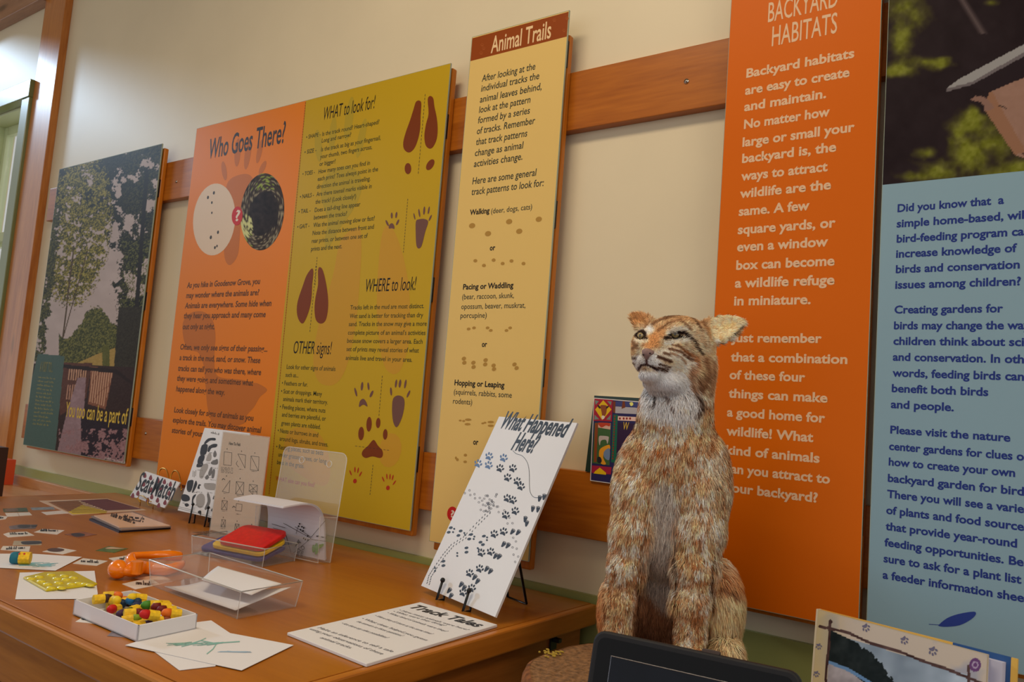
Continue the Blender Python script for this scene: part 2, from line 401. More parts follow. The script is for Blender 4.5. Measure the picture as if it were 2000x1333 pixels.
# ------------------------------------------------------------ panels
M_blk = mat('black_spacer', (16, 15, 16), rough=.5)
M_acr = mat('acrylic_edge', (150, 160, 140), rough=.15, spec=.6, coat=.3)
def pr(name, c, rough=.42, coat=.0): return mat(name, c, rough=rough, coat=coat, spec=.15)
YF = -.062
PW = WALLP(YF)
def panel(name, x0, x1, z0, z1, bz0, bz1, label, blocks=(), pad=.004, face=None):
    t = thing(name, ((x0+x1)/2, -.05, z0), label, 'display panel')
    g = G(); g.box(x0+.006, x1-.001, -.0500, -.0305, bz0, bz1); g.build('backing_board', W_back, t, bevel=.004)
    box('face_plate', (x0, x1, YF, YF+.0045, z0, z1), face or M_acr, t)
    for z in blocks: box('spacer', (x1-.03, x1-.0005, YF+.0046, -.0501, z-.035, z+.035), M_blk, t)
    for z in blocks: box('spacer', (x0+.01, x0+.04, YF+.0046, -.0501, z-.035, z+.035), M_blk, t)
    return t
def rectpart(name, t, x0, x1, z0, z1, m, off):
    g = G(); g.add([(x0, YF-off, z0), (x1, YF-off, z0), (x1, YF-off, z1), (x0, YF-off, z1)], [(0, 1, 2, 3)]); return g.build(name, m, t)
def dashes(g, pl, p0, p1, n, wpx, off=.0006, frac=.5):
    p0 = np.array(p0, float); p1 = np.array(p1, float)
    for i in range(n): stroke(g, pl, [p0+(p1-p0)*(i/n), p0+(p1-p0)*((i+frac)/n)], wpx, off)

# --- forest photograph panel
t = panel('photo_panel', -3.855, -2.997, .872, 2.128, .86, 2.115, 'tall forest photograph panel with yellow lettering, leftmost on the wall', (1.05, 1.5, 1.95))
def paint_forest(X, Y, U, V):
    n1 = fbm(X, Y, .05, 5, 1); n2 = .55*fbm(X, Y, .09, 3, 2)+.45*fbm(X, Y, .30, 3, 4); n3 = fbm(X, Y, .6, 3, 3)
    C = np.zeros(X.shape+(3,)); C[:] = (186, 168, 160); C += (n1[..., None]-.5)*20
    def put(mask, c, var=18, nn=None):
        nn = n3 if nn is None else nn; C[mask] = np.array(c)+((nn[mask]-.5)*2*var)[:, None]
    nL = .6*fbm(X, Y, .035, 2, 6)+.4*n2
    def tones(mask, A, B, C_):
        C[mask] = A; m = mask & (n3 > .46); C[m] = B; m = mask & (n3 > .56); C[m] = C_; C[mask] += ((fbm(X, Y, .9, 2, 8)[mask]-.5)*40)[:, None]
    # dark canopy over the top
    put((Y < 300-.28*(X-300)*0+120*(n1)-.30*(X-320)+60+90*(n2-.5)*2) & (nL > .42), (44, 42, 32), 26)
    # left tree, golden olive leaves
    d = ((X-152+.10*(Y-450))/66)**2+((Y-450)/150)**2
    tones((d+1.6*(n2-.5) < 1.0) & (n2 > .42), (62, 62, 30), (112, 102, 44), (156, 142, 62))
    
    tones((X < 116-.13*(Y-450)+30*(n2-.5)) & (Y > 400) & (n2 > .36), (44, 46, 34), (66, 68, 40), (96, 92, 48))
    # right tree, dark
    d = np.abs(X-(285-.10*(Y-480)))/(46+30*(n1-.3))
    tones((d+1.1*(n2-.5) < .95) & (nL > .40), (32, 32, 26), (50, 48, 34), (72, 68, 40))
    put((d+1.1*(n2-.5) < .75) & (n3 > .56) & (Y > 470), (92, 92, 44), 20)
    put((np.abs(X-(282-.075*(Y-400))) < 4) & (Y > 330), (40, 34, 30), 6)
    # thin trunks
    put((np.abs(X-(130-.12*(Y-600))) < 1.4) & (Y > 480) & (Y < 700), (84, 66, 44), 8)
    put((np.abs(X-(140-.28*(Y-600))) < 1.0) & (Y > 490) & (Y < 680), (84, 66, 44), 8)
    # far bushes and the mown slope
    tones((Y > 625+24*np.sin(X/17)+30*(n2-.5)+np.maximum(0, 175-X)*.25) & (X > 115) & (X < 238), (58, 62, 32), (84, 86, 42), (116, 112, 56))
    put((Y > 712-(X-140)*.40+np.abs(X-190)*.05) & (Y > 660) & (X > 130) & (X < 232), (168, 138, 72), 14)
    put((np.abs(X-207) < 7+3*(n3-.5)) & (Y > 675), (92, 92, 40), 14)
    put((X > 224-.08*(Y-700)) & (Y > 600), (52, 46, 34), 16)
    # bridge
    put(Y > 712+.04*(X-120), (56, 38, 34), 10)
    put(in_poly(X, Y, [(122, 708), (180, 710), (168, 778), (118, 812), (112, 760)]), (92, 56, 44), 12)
    put(in_poly(X, Y, [(178, 716), (222, 722), (206, 800), (172, 790)]), (132, 84, 62), 10)
    rail_ = in_poly(X, Y, [(134, 720), (172, 722), (166, 745), (132, 742)]) | in_poly(X, Y, [(178, 722), (220, 728), (204, 794), (174, 785)])
    put(rail_ & (np.mod(X+.1*Y, 4.6) < 2.2), (196, 150, 118), 12)
    rail2 = in_poly(X, Y, [(132, 752), (152, 752), (146, 782), (128, 780)]); put(rail2 & (np.mod(X+.1*Y, 4.6) < 2.2), (184, 136, 110), 12)
    put(in_poly(X, Y, [(152, 738), (168, 738), (158, 896), (112, 882), (132, 800)]), (150, 122, 124), 22, n2)
    put(in_poly(X, Y, [(122, 712), (228, 722), (258, 746), (258, 752), (226, 730), (122, 719)]), (44, 30, 28), 6)
    sh = (Y > 838) & (n2 > .52) & (X > 115); put(sh, (150, 112, 112), 26)
    put((Y > 815) & ~sh & (X > 158), (44, 34, 42), 8)
    # green text block
    put(in_poly(X, Y, [(74, 691), (126, 696), (106, 900), (30, 880)]), (78, 100, 92), 4)
    return C
picture('photograph', t, PW, (-3.853, -2.999, .874, 2.126), 190, 430, paint_forest, vcol_mat('glossy_print', rough=.45, coat=.0, spec=.06))
M_yl = pr('yellow_ink', (214, 178, 62)); M_yl2 = pr('dull_yellow_ink', (128, 124, 74))
words('heading', t, PW, [("You too can be a part of", 127.3, 811, 247.5, 832)], 28, M_yl, bold=.012, off=.0008)
words('subheading', t, PW, [("A VISIT TO...", 77.4, 726, 102.6, 727.6)], 19, M_yl2, off=.0008)
g = G()
for i in range(13):
    y = 738+i*7.6; x0 = 72-i*.9; scribble(g, PW, (x0+3, y), (x0+32+random.random()*9-i*.2, y+3.5), 3.4, 1.0, 1.6)
g.build('paragraph', M_yl2, t)['kind'] = 'stuff'
g = G(); scribble(g, PW, (205, 896), (241, 905), 4, .8, 1.8); g.build('credit_line', pr('pale_ink', (190, 180, 170)), t)['kind'] = 'stuff'
# --- who goes there panel, orange and mustard
t = panel('tracks_display_sign', -2.765, -1.504, .838, 2.153, .822, 2.145, 'wide orange and mustard panel about animal tracks headed Who Goes There?', (1.03, 1.5, 1.97))
XD = -2.135
M_or = pr('orange_print', (226, 126, 30)); M_mu = pr('mustard_print', (192, 156, 30))
rectpart('orange_field', t, -2.764, XD, .839, 2.152, M_or, .0001); rectpart('mustard_field', t, XD, -1.505, .839, 2.152, M_mu, .0001)
# ghost prints
g = G()
shape(g, PW, [(441, 372), (450, 350), (476, 340), (492, 346), (500, 372), (488, 404), (472, 430), (468, 470), (464, 500), (450, 518), (440, 508), (438, 478), (450, 440), (446, 404)], .0002, 4)
for (cx, cy, rx, ry, r) in ((438, 334, 5, 19, -8), (464, 298, 6, 28, 4), (484, 300, 6, 32, 8), (507, 296, 5, 24, 12), (513, 328, 5, 15, 25)): shape(g, PW, ell(cx, cy, rx, ry, r), .0002)
shape(g, PW, [(357, 632), (372, 612), (396, 609), (415, 625), (421, 655), (419, 690), (420, 725), (432, 738), (470, 742), (492, 748), (505, 750), (522, 762), (508, 776), (496, 796), (482, 812), (476, 828), (440, 836), (418, 832), (406, 800), (402, 760), (398, 716), (388, 690), (372, 684), (360, 668)], .0002, 4)
for q in ([(412, 838), (424, 839), (428, 850), (414, 851)], [(456, 837), (472, 834), (474, 846), (460, 849)], [(436, 837), (446, 837), (446, 846), (438, 846)]): shape(g, PW, q, .0002)
split_build(g, 'ghost_print', pr('orange_ghost_ink', (192, 108, 40)), t)
g = G()
shape(g, PW, [(666, 470), (700, 445), (706, 480), (702, 560), (694, 640), (676, 720), (652, 752), (622, 745), (612, 700), (626, 620), (650, 540)], .0002, 4)
shape(g, PW, [(744, 470), (760, 440), (778, 470), (792, 520), (800, 580), (800, 660), (784, 720), (764, 730), (746, 700), (736, 600)], .0002, 4)
shape(g, PW, [(560, 850), (585, 835), (620, 845), (640, 880), (645, 930), (630, 950), (590, 930), (556, 900)], .0002, 4)
shape(g, PW, ell(762, 880, 22, 34, 10), .0002)
split_build(g, 'ghost_print', pr('mustard_ghost_ink', (196, 146, 42)), t)
g = G()
shape(g, PW, [(626, 380), (640, 340), (672, 325), (700, 336), (706, 372), (690, 410), (668, 440), (640, 486), (634, 470), (640, 430)], .0002, 4)
for (cx, cy, rx, ry, r) in ((622, 285, 7, 32, -4), (650, 262, 7, 34, 6), (682, 232, 8, 44, 8), (706, 270, 7, 40, 12)): shape(g, PW, ell(cx, cy, rx, ry, r), .0002)
split_build(g, 'ghost_print', pr('olive_ghost_ink', (176, 150, 40)), t)
M_tan = pr('pale_tan_ink', (222, 196, 168)); M_drk = pr('charcoal_ink', (62, 52, 46)); M_ink = pr('dark_brown_ink', (96, 62, 40)); M_grn = pr('dark_green_ink', (56, 62, 34)); M_blk2 = pr('black_ink', (28, 22, 18))
g = G(); shape(g, PW, ell(418.5, 429, 41, 70.5, 5, 40), .0003); g.build('pale_disc', M_tan, t)
g = G()
for (x, y, s) in ((406.4, 386, 2), (418, 377, 2), (414, 396, 1.6), (414, 416, 1.4), (412, 464, 2.2), (426, 454, 2), (420, 484, 1.8), (424, 481, 1.5)): shape(g, PW, ell(x, y, s, s*1.8, 10, 8), .0005)
split_build(g, 'track_mark', M_drk, t)
cxo, cyo = 512.5, 414
o_ = PW.uv(PW.hit(cxo, cyo)); ns = 46
def paint_burrow(X, Y):
    n2 = fbm(X, Y, .16, 4, 9); n3 = fbm(X, Y, .5, 3, 10); C = np.zeros(X.shape+(3,)); C[:] = (62, 48, 36); C += (n2[..., None]-.5)*70
    m = (n3 > .62); C[m] = (150, 138, 110); m = (n3 > .60) & (n2 > .5) & ((Y < 370) | (X < 492) & (Y > 430)); C[m] = (150, 168, 70)
    m = in_poly(X, Y, [(488, 400), (505, 378), (530, 372), (545, 400), (542, 440), (522, 456), (498, 462), (484, 440)]); C[m] = np.array((44, 32, 26))+((n2[m]-.5)*40)[:, None]
    m = (np.hypot((X-481)/13, (Y-442)/22) < 1) & (n3 > .45); C[m] = (206, 206, 140)
    return C
rings = [(cxo, cyo)]; V = [PW.at(*PW.uv(PW.hit(cxo, cyo)), .0003)]; px = [(cxo, cyo)]; Fc = []; NR, NS_ = 34, 64
for i in range(1, NR+1):
    for q in ell(cxo, cyo, 42.5*i/NR, 75.5*i/NR, 5, NS_): px.append(q); V.append(PW.at(*PW.uv(PW.hit(*q)), .0003))
for j in range(NS_): Fc.append((0, 1+(j+1) % NS_, 1+j))
for i in range(NR-1):
    for j in range(NS_): a = 1+i*NS_+j; b = 1+i*NS_+(j+1) % NS_; Fc.append((a, b, b+NS_, a+NS_))
o = mk('burrow_photograph', V, Fc, vcol_mat('glossy_print'), t); px = np.array(px); C = np.clip(paint_burrow(px[:, 0], px[:, 1]), 0, 255)/255; C = np.where(C <= .04045, C/12.92, ((C+.055)/1.055)**2.4)
o.data.color_attributes.new('Col', 'FLOAT_COLOR', 'POINT').data.foreach_set('color', np.concatenate([C, np.ones((len(C), 1))], 1).ravel())
g = G(); shape(g, PW, ell(463.5, 422, 10.5, 18.5, 5, 24), .0006); g.build('red_disc', pr('red_ink', (196, 34, 28)), t)
g = G(); put_text(g, PW, '?', (459.5, 432), (468, 431), 20, .02, 0, None, .0008, True); g.build('question_mark', pr('cream_ink', (228, 210, 190)), t)
words('heading', t, PW, [("Who Goes There?", 406.4, 310.5, 555, 278.4)], 37, pr('slate_ink', (58, 54, 58)), bold=.012, shear=0)
words('paragraph', t, PW, [("As you hike in Goodenow Grove, you", 365, 562.7, 507.7, 555), ("may wonder where the animals are?", 363.3, 583.3, 505.9, 576), ("Animals are everywhere. Some hide when", 361, 603, 529.9, 597.6), ("they hear you approach and many come", 358.8, 622, 518.6, 620), ("out only at night.", 356.9, 643.3, 418.8, 643.7)], 10.5, M_ink, bold=.022, shear=.08)
words('paragraph', t, PW, [("Often, we only see signs of their passing...", 352, 682, 522, 688.7), ("a track in the mud, sand, or snow. These", 350.5, 703.4, 508, 710), ("tracks can tell you who was there, where", 347.5, 724.4, 509.6, 733.4), ("they were going, and sometimes what", 345.6, 743, 493.9, 755), ("happened along the way.", 343.8, 763.8, 438.7, 773)], 10.5, M_ink, bold=.022, shear=.08)
words('paragraph', t, PW, [("Look closely for signs of animals as you", 340, 804.7, 494.6, 823.8), ("explore the trails. You may discover animal", 337.4, 824.6, 509.6, 847), ("stories of your own.", 335.5, 844.5, 419, 858)], 10.5, M_ink, bold=.022, shear=.08)
words('heading', t, PW, [("WHAT to look for!", 631, 235.5, 731.6, 210.8)], 24, M_blk2, bold=.0, shear=.1)
words('heading', t, PW, [("WHERE to look!", 713.3, 570.6, 811.7, 567)], 25, M_blk2, bold=.0, shear=.1)
words('heading', t, PW, [("OTHER signs!", 572.7, 689.4, 646.4, 694)], 24, M_blk2, bold=.0, shear=.1)
words('list', t, PW, [("• SHAPE -", 598, 271.8, 626, 266.2), ("• SIZE -", 594.6, 301.5, 617.8, 296.6), ("• TOES -", 590.7, 343.8, 614.5, 340), ("• NAILS -", 585.7, 388, 612.8, 385), ("• TAIL -", 583, 417, 606.2, 415.4), ("• GAIT -", 580.5, 446.7, 603.9, 445.4)], 7.5, M_grn, bold=.01)
words('list', t, PW, [("Is the track round? Heart-shaped?", 629.3, 265.2, 740.5, 242.8), ("Long and narrow?", 628.3, 278.4, 685.4, 267.9), ("Is the track as big as your fingernail,", 627, 296.6, 743.5, 272.5), ("your thumb, two fingers across,", 625.3, 309.8, 726.7, 291.6), ("or bigger?", 624, 324, 655, 319.7), ("How many toes can you find in", 622, 339.5, 722.4, 322), ("each print? Toes always point in the", 620.4, 353.7, 738.2, 334.5), ("direction the animal is traveling.", 618.7, 369.2, 723.4, 352.7), ("Are there toenail marks visible in", 617.8, 384, 725.7, 367.5), ("the track? (Look closely!)", 616, 398.9, 695.3, 387.3), ("Does a tail-drag line appear", 614.5, 414.4, 703.6, 403.2), ("between the tracks?", 613, 428.6, 677.2, 422), ("Was the animal moving slow or fast?", 611.8, 445, 731.6, 429.6), ("Note the distance between front and", 610.2, 460, 730, 446.7), ("rear prints, or between one set of", 608.8, 474.8, 717.8, 464.9), ("prints and the next.", 607.5, 490.3, 668, 485.7)], 8, M_grn, bold=.008)
words('paragraph', t, PW, [("Tracks left in the mud are most distinct.", 684, 605, 828, 602.3), ("Wet sand is better for tracking than dry", 682.9, 620.5, 826, 621.3), ("sand. Tracks in the snow may give a more", 681.3, 636.7, 833.2, 637.5), ("complete picture of an animal's activities", 679.6, 653.7, 830.8, 655), ("because snow covers a larger area. Each", 678, 669, 825, 672.8), ("set of prints may reveal stories of what", 676.8, 686, 817.8, 689.4), ("animals live and travel in your area.", 675.2, 702.3, 804.9, 708.4)], 8.4, M_grn, bold=.008)
words('list', t, PW, [("Look for other signs of animals", 559.7, 721.4, 655, 724.6), ("such as...", 557.7, 736, 582.8, 738), ("• Feathers or fur.", 550.4, 753, 601, 755), ("• Scat or droppings. Many", 549, 768, 628.6, 774.5), ("animals mark their territory.", 553, 783.4, 640, 790.7), ("• Feeding places, where nuts", 546.3, 799.6, 635.5, 805.7), ("and berries are plentiful, or", 550.4, 814.6, 636.3, 821.9), ("green plants are nibbled.", 549.2, 831.2, 626.2, 838), ("• Nests or burrows in and", 542.3, 846.2, 621.3, 853.5), ("around logs, shrubs, and trees.", 546, 861.6, 640.7, 872.5), ("• Resting places, such as beds", 539.4, 877.8, 631.4, 888.7), ("under grasses, trees, or long", 543.5, 892.8, 637.5, 905), ("beds in the grass.", 541, 907, 594, 915)], 8.4, M_grn, bold=.008)
words('question', t, PW, [("WHAT else can you find?", 538, 941.4, 615, 949.5)], 8.5, pr('red_print_ink', (176, 50, 26)), bold=.01)
M_hoof = pr('chestnut_ink', (122, 56, 20)); M_paw = pr('mauve_brown_ink', (112, 76, 66)); M_red = pr('red_print_ink', (176, 50, 26))
def Z5(x, y): return (560+x/3.03, 120+y/3.03)
def Z6(x, y): return (520+x/2.468, 520+y/2.468)
def fz(Z, P): return [Z(*p) for p in P]
g = G()
shape(g, PW, fz(Z5, [(785, 232), (797, 250), (793, 320), (790, 400), (775, 470), (752, 520), (722, 540), (695, 520), (690, 480), (705, 420), (730, 350), (752, 280), (765, 240)]), .0004, 3)
shape(g, PW, fz(Z5, [(835, 225), (850, 205), (868, 220), (875, 270), (888, 330), (894, 400), (888, 460), (868, 505), (845, 517), (822, 495), (815, 440), (825, 370), (840, 310)]), .0004, 3)
for q in (ell(*Z5(718, 635), 6.5, 11, 0), ell(*Z5(850, 612), 6.5, 12, 32)): shape(g, PW, q, .0004)
shape(g, PW, fz(Z6, [(220, 12), (228, 30), (222, 90), (218, 160), (205, 220), (180, 275), (160, 265), (148, 225), (152, 170), (175, 100), (195, 45)]), .0004, 3)
shape(g, PW, fz(Z6, [(250, 20), (260, 5), (275, 25), (290, 90), (299, 160), (297, 220), (285, 265), (262, 278), (240, 260), (233, 210), (238, 150), (250, 90)]), .0004, 3)
shape(g, PW, fz(Z6, [(518, 838), (538, 865), (560, 890), (562, 915), (548, 926), (512, 918), (480, 926), (462, 912), (466, 890), (492, 866)]), .0004, 3)
for (x, y, rx, ry) in ((458, 808, 14, 33), (496, 763, 13, 36), (540, 757, 11, 25), (574, 812, 11, 26)): shape(g, PW, ell(*Z6(x, y), rx/2.468, ry/2.468, 3), .0004)
split_build(g, 'hoof_print', M_hoof, t)
g = G()
shape(g, PW, fz(Z5, [(605, 990), (608, 968), (624, 958), (636, 972), (638, 992), (622, 988)]), .0004, 3)
for (x, y, rx, ry, r) in ((595, 958, 6, 20, -25), (622, 913, 6, 18, 0), (649, 910, 6, 19, 8), (657, 953, 6, 19, 25)): shape(g, PW, ell(*Z5(x, y), rx/3.03, ry/3.03, r), .0004)
shape(g, PW, fz(Z5, [(765, 948), (785, 935), (815, 933), (838, 950), (820, 1010), (800, 1090), (782, 1108), (768, 1090), (764, 1020)]), .0004, 3)
for (x, y, rx, ry, r) in ((756, 918, 4, 20, -12), (785, 898, 5, 25, -8), (814, 884, 6, 25, 5), (841, 882, 5, 23, 10), (850, 927, 5, 20, 25)): shape(g, PW, ell(*Z5(x, y), rx/3.03, ry/3.03, r), .0004)
shape(g, PW, fz(Z6, [(448, 680), (452, 652), (468, 640), (482, 655), (488, 678), (468, 668)]), .0004, 3)
for (x, y, rx, ry, r) in ((432, 608, 5, 22, -14), (462, 580, 6, 21, 6), (493, 580, 5, 19, -6), (508, 617, 6, 18, 25)): shape(g, PW, ell(*Z6(x, y), rx/2.468, ry/2.468, r), .0004)
shape(g, PW, fz(Z6, [(612, 640), (635, 624), (662, 635), (667, 670), (655, 730), (630, 778), (612, 750), (607, 690)]), .0004, 3)
for (x, y, rx, ry, r) in ((602, 605, 5, 20, -4), (626, 567, 5, 20, 8), (645, 567, 6, 20, 8), (671, 569, 5, 22, 10), (686, 617, 5, 19, 24)): shape(g, PW, ell(*Z6(x, y), rx/2.468, ry/2.468, r), .0004)
split_build(g, 'paw_print', M_paw, t)
g = G()
for (x, y) in ((428, 1037), (587, 1070)): shape(g, PW, ell(*Z6(x, y), 3.6, 4.6, 10), .0004)
for (x, y, r) in ((407, 997, -20), (428, 982, 0), (443, 985, 12), (455, 1003, 28), (564, 1028, -22), (582, 1015, -4), (597, 1016, 4), (610, 1020, 14), (618, 1045, 35)): shape(g, PW, ell(*Z6(x, y), 1.3, 5.6, r), .0004)
split_build(g, 'red_paw_print', M_red, t)
g = G(); dashes(g, PW, (597, 200), (525.5, 968), 150, 1.2, .0004, .6); g.build('dashed_divider', pr('rust_ink', (150, 66, 26)), t)['kind'] = 'stuff'
g = G()
for a, b, n in ((Z5(820, 195), Z5(778, 675), 22), (Z5(717, 815), Z5(690, 1140), 18), (Z5(180, 1160), Z5(168, 1333), 10), (Z6(240, 0), Z6(210, 325), 20), (Z6(560, 530), Z6(543, 730), 12), (Z6(430, 868), Z6(600, 890), 10), (Z6(515, 960), Z6(500, 1110), 10)): dashes(g, PW, a, b, n, .9, .0004, .5)
g.build('dashed_line', M_drk, t)['kind'] = 'stuff'
# --- animal trails panel
t = panel('trails_panel', -1.433, -1.111, .822, 2.214, .800, 2.155, 'narrow pale yellow panel headed Animal Trails in a brown band', (1.03, 1.28, 1.68, 2.1)[1:] + (1.0,))
M_pale = pr('straw_print', (226, 190, 112)); rectpart('straw_field', t, -1.4315, -1.1125, .8235, 2.2125, M_pale, .0001)
zb = onY(925, 118, YF)[2]; rectpart('brown_band', t, -1.4310, -1.1130, zb, 2.210, pr('brown_band_print', (146, 68, 22)), .0002)
g = G()
for x, y in ((942, 88), (945, 95), (1083, 40), (1102, 60), (1108, 36), (940, 104)): paw(g, PW, x, y, 4, 0, .0004)
g.build('band_prints', pr('band_ghost_ink', (164, 84, 36)), t)['kind'] = 'stuff'
M_cr = pr('cream_ink', (228, 210, 190)); M_ol = pr('deep_olive_ink', (58, 62, 52))
words('heading', t, PW, [("Animal Trails", 958.7, 102, 1075.5, 75.6)], 31, pr('peach_ink', (236, 200, 150)), bold=.012)
words('paragraph', t, PW, [("After looking at the", 941, 158.8, 1045.3, 136.6), ("individual tracks the", 939.8, 177.3, 1052.9, 156.3), ("animal leaves behind,", 937.3, 198.7, 1057.5, 177.3), ("look at the pattern", 935.6, 219.3, 1035.6, 202.5), ("formed by a series", 933.5, 239.5, 1034.4, 224), ("of tracks. Remember", 931.4, 260.5, 1044.9, 243.7), ("that track patterns", 929.7, 282.4, 1029.3, 268), ("change as animal", 927.6, 303.4, 1021.8, 292), ("activities change.", 925.5, 324.8, 1020, 313.9), ("Here are some general", 922.6, 359.2, 1047.4, 344.5), ("track patterns to look for:", 920.9, 380.3, 1061.7, 364.7)], 12.5, M_ol, bold=.008, shear=.08)
words('list', t, PW, [("(deer, dogs, cats)", 959.2, 416.8, 1039, 409.7), ("(bear, raccoon, skunk,", 902.8, 583.3, 1003.6, 584), ("opossum, beaver, muskrat,", 901, 601.8, 1025.9, 603.9), ("porcupine)", 899.4, 620.7, 950.3, 621.9), ("(squirrels, rabbits, some", 886.4, 770, 999.4, 778), ("rodents)", 884.7, 788.7, 922, 791)], 10, M_ol, bold=.004)
words('subheading', t, PW, [("Walking", 917.6, 419.3, 955.8, 417.2), ("or", 956.6, 489.5, 967, 488.7), ("Pacing or Waddling", 904.5, 563, 1002.4, 565.2), ("or", 941, 677.8, 951, 677.8), ("Hopping or Leaping", 887.6, 753, 985, 757.6), ("or", 924, 869, 934, 869)], 10, pr('near_black_ink', (36, 34, 32)), bold=.026)
def Z7(x, y): return (860+x/2.38, y/2.38)
def Z8(x, y): return (820+x/2.38, 540+y/2.38)
g = G()
for (x, y) in ((148, 1050), (222, 1087), (320, 1031), (367, 1076), (458, 1020)): shape(g, PW, ell(*Z7(x, y), 6.2, 5, -20, 9), .0004, 2); 
for (x, y) in ((163, 1213), (203, 1235), (248, 1210), (290, 1226), (331, 1214), (387, 1226)): shape(g, PW, ell(*Z7(x, y), 4, 3.4, -10, 8), .0004)
for (x, y) in ((227, 245), (252, 240), (315, 240), (330, 252), (403, 252), (420, 240)): shape(g, PW, ell(*Z8(x, y), 3.8, 2.8, -10, 8), .0004)
for (x, y) in ((205, 383), (207, 402), (249, 402), (250, 422), (306, 390), (304, 410), (343, 415), (345, 432), (440, 410), (450, 427)): shape(g, PW, ell(*Z8(x, y), 4.6, 3.8, -30, 8), .0004)
for (x, y, a, b) in ((188, 671, 3, 1.8), (204, 673, 3, 1.8), (225, 667, 6.5, 2.4), (222, 688, 6, 2.4), (293, 684, 3, 1.8), (303, 681, 3, 1.8), (330, 678, 6.5, 2.4), (330, 695, 6, 2.4), (168, 845, 2, 3), (175, 853, 2.6, 3), (212, 832, 3.4, 2.8), (211, 863, 3.6, 2.6)): shape(g, PW, ell(*Z8(x, y), a, b, 0, 8), .0004)
split_build(g, 'track_mark', pr('tan_track_ink', (176, 134, 62)), t)
g = G(); shape(g, PW, ell(883.5, 1004, 10, 14, 3, 24), .0004); g.build('red_disc', pr('red_ink', (196, 34, 28)), t)
g = G(); put_text(g, PW, '?', (880, 1011), (887, 1011), 14, .02, 0, None, .0006, True); g.build('question_mark', M_cr, t)

# --- backyard habitats panel
t = panel('habitat_panel', -.677, -.362, .822, 2.36, .812, 2.35, 'tall narrow orange panel headed Backyard Habitats behind the bobcat', (1.03, 1.5, 2.05))
rectpart('orange_field', t, -.676, -.363, .823, 2.359, pr('deep_orange_print', (216, 102, 4)), .0001)
words('heading', t, PW, [("BACKYARD", 1500, 40, 1635.8, 16.3), ("HABITATS", 1507.4, 87, 1634.4, 67.4)], 37, pr('peach_cream_ink', (230, 190, 150)), bold=.006)
words('paragraph', t, PW, [("Backyard habitats", 1457.7, 148.8, 1668.4, 115.3), ("are easy to create", 1455.3, 182.3, 1659, 152.6), ("and maintain.", 1453.5, 215.3, 1613.5, 193), ("No matter how", 1453, 250.2, 1620.5, 227.9), ("large or small your", 1450.2, 282.8, 1668.8, 260.5), ("backyard is, the", 1449.3, 316.3, 1633, 297.7), ("ways to attract", 1447.4, 351.2, 1616.3, 335.8), ("wildlife are the", 1445, 385, 1622.8, 371.2), ("same. A few", 1442.8, 420, 1580.9, 411.6), ("square yards, or", 1441, 454.9, 1631.6, 446.5), ("even a window", 1439.5, 489.3, 1617.2, 482.8), ("box can become", 1437.7, 525.6, 1629.8, 520), ("a wildlife refuge", 1435.3, 560.5, 1629.8, 557.2), ("in miniature.", 1433.5, 595.3, 1583.3, 595.3)], 16.5, pr('peach_cream_ink'  , (230, 190, 150)), bold=.03)
words('paragraph', t, PW, [("Just remember", 1428, 667.2, 1604.7, 671), ("that a combination", 1427, 704.7, 1655, 711.9), ("of these four", 1424.6, 740.2, 1572.5, 746), ("things can make", 1422.7, 776.7, 1616.2, 786.3), ("a good home for", 1419.8, 813.6, 1611.4, 825.6), ("wildlife! What", 1418.4, 850.6, 1588.4, 863), ("kind of animals", 1417.4, 888, 1600.8, 903.4), ("can you attract to", 1416.5, 924, 1621, 944.2), ("your backyard?", 1415.5, 961, 1597, 980.7)], 16.5, pr('peach_cream_ink', (230, 190, 150)), bold=.03)

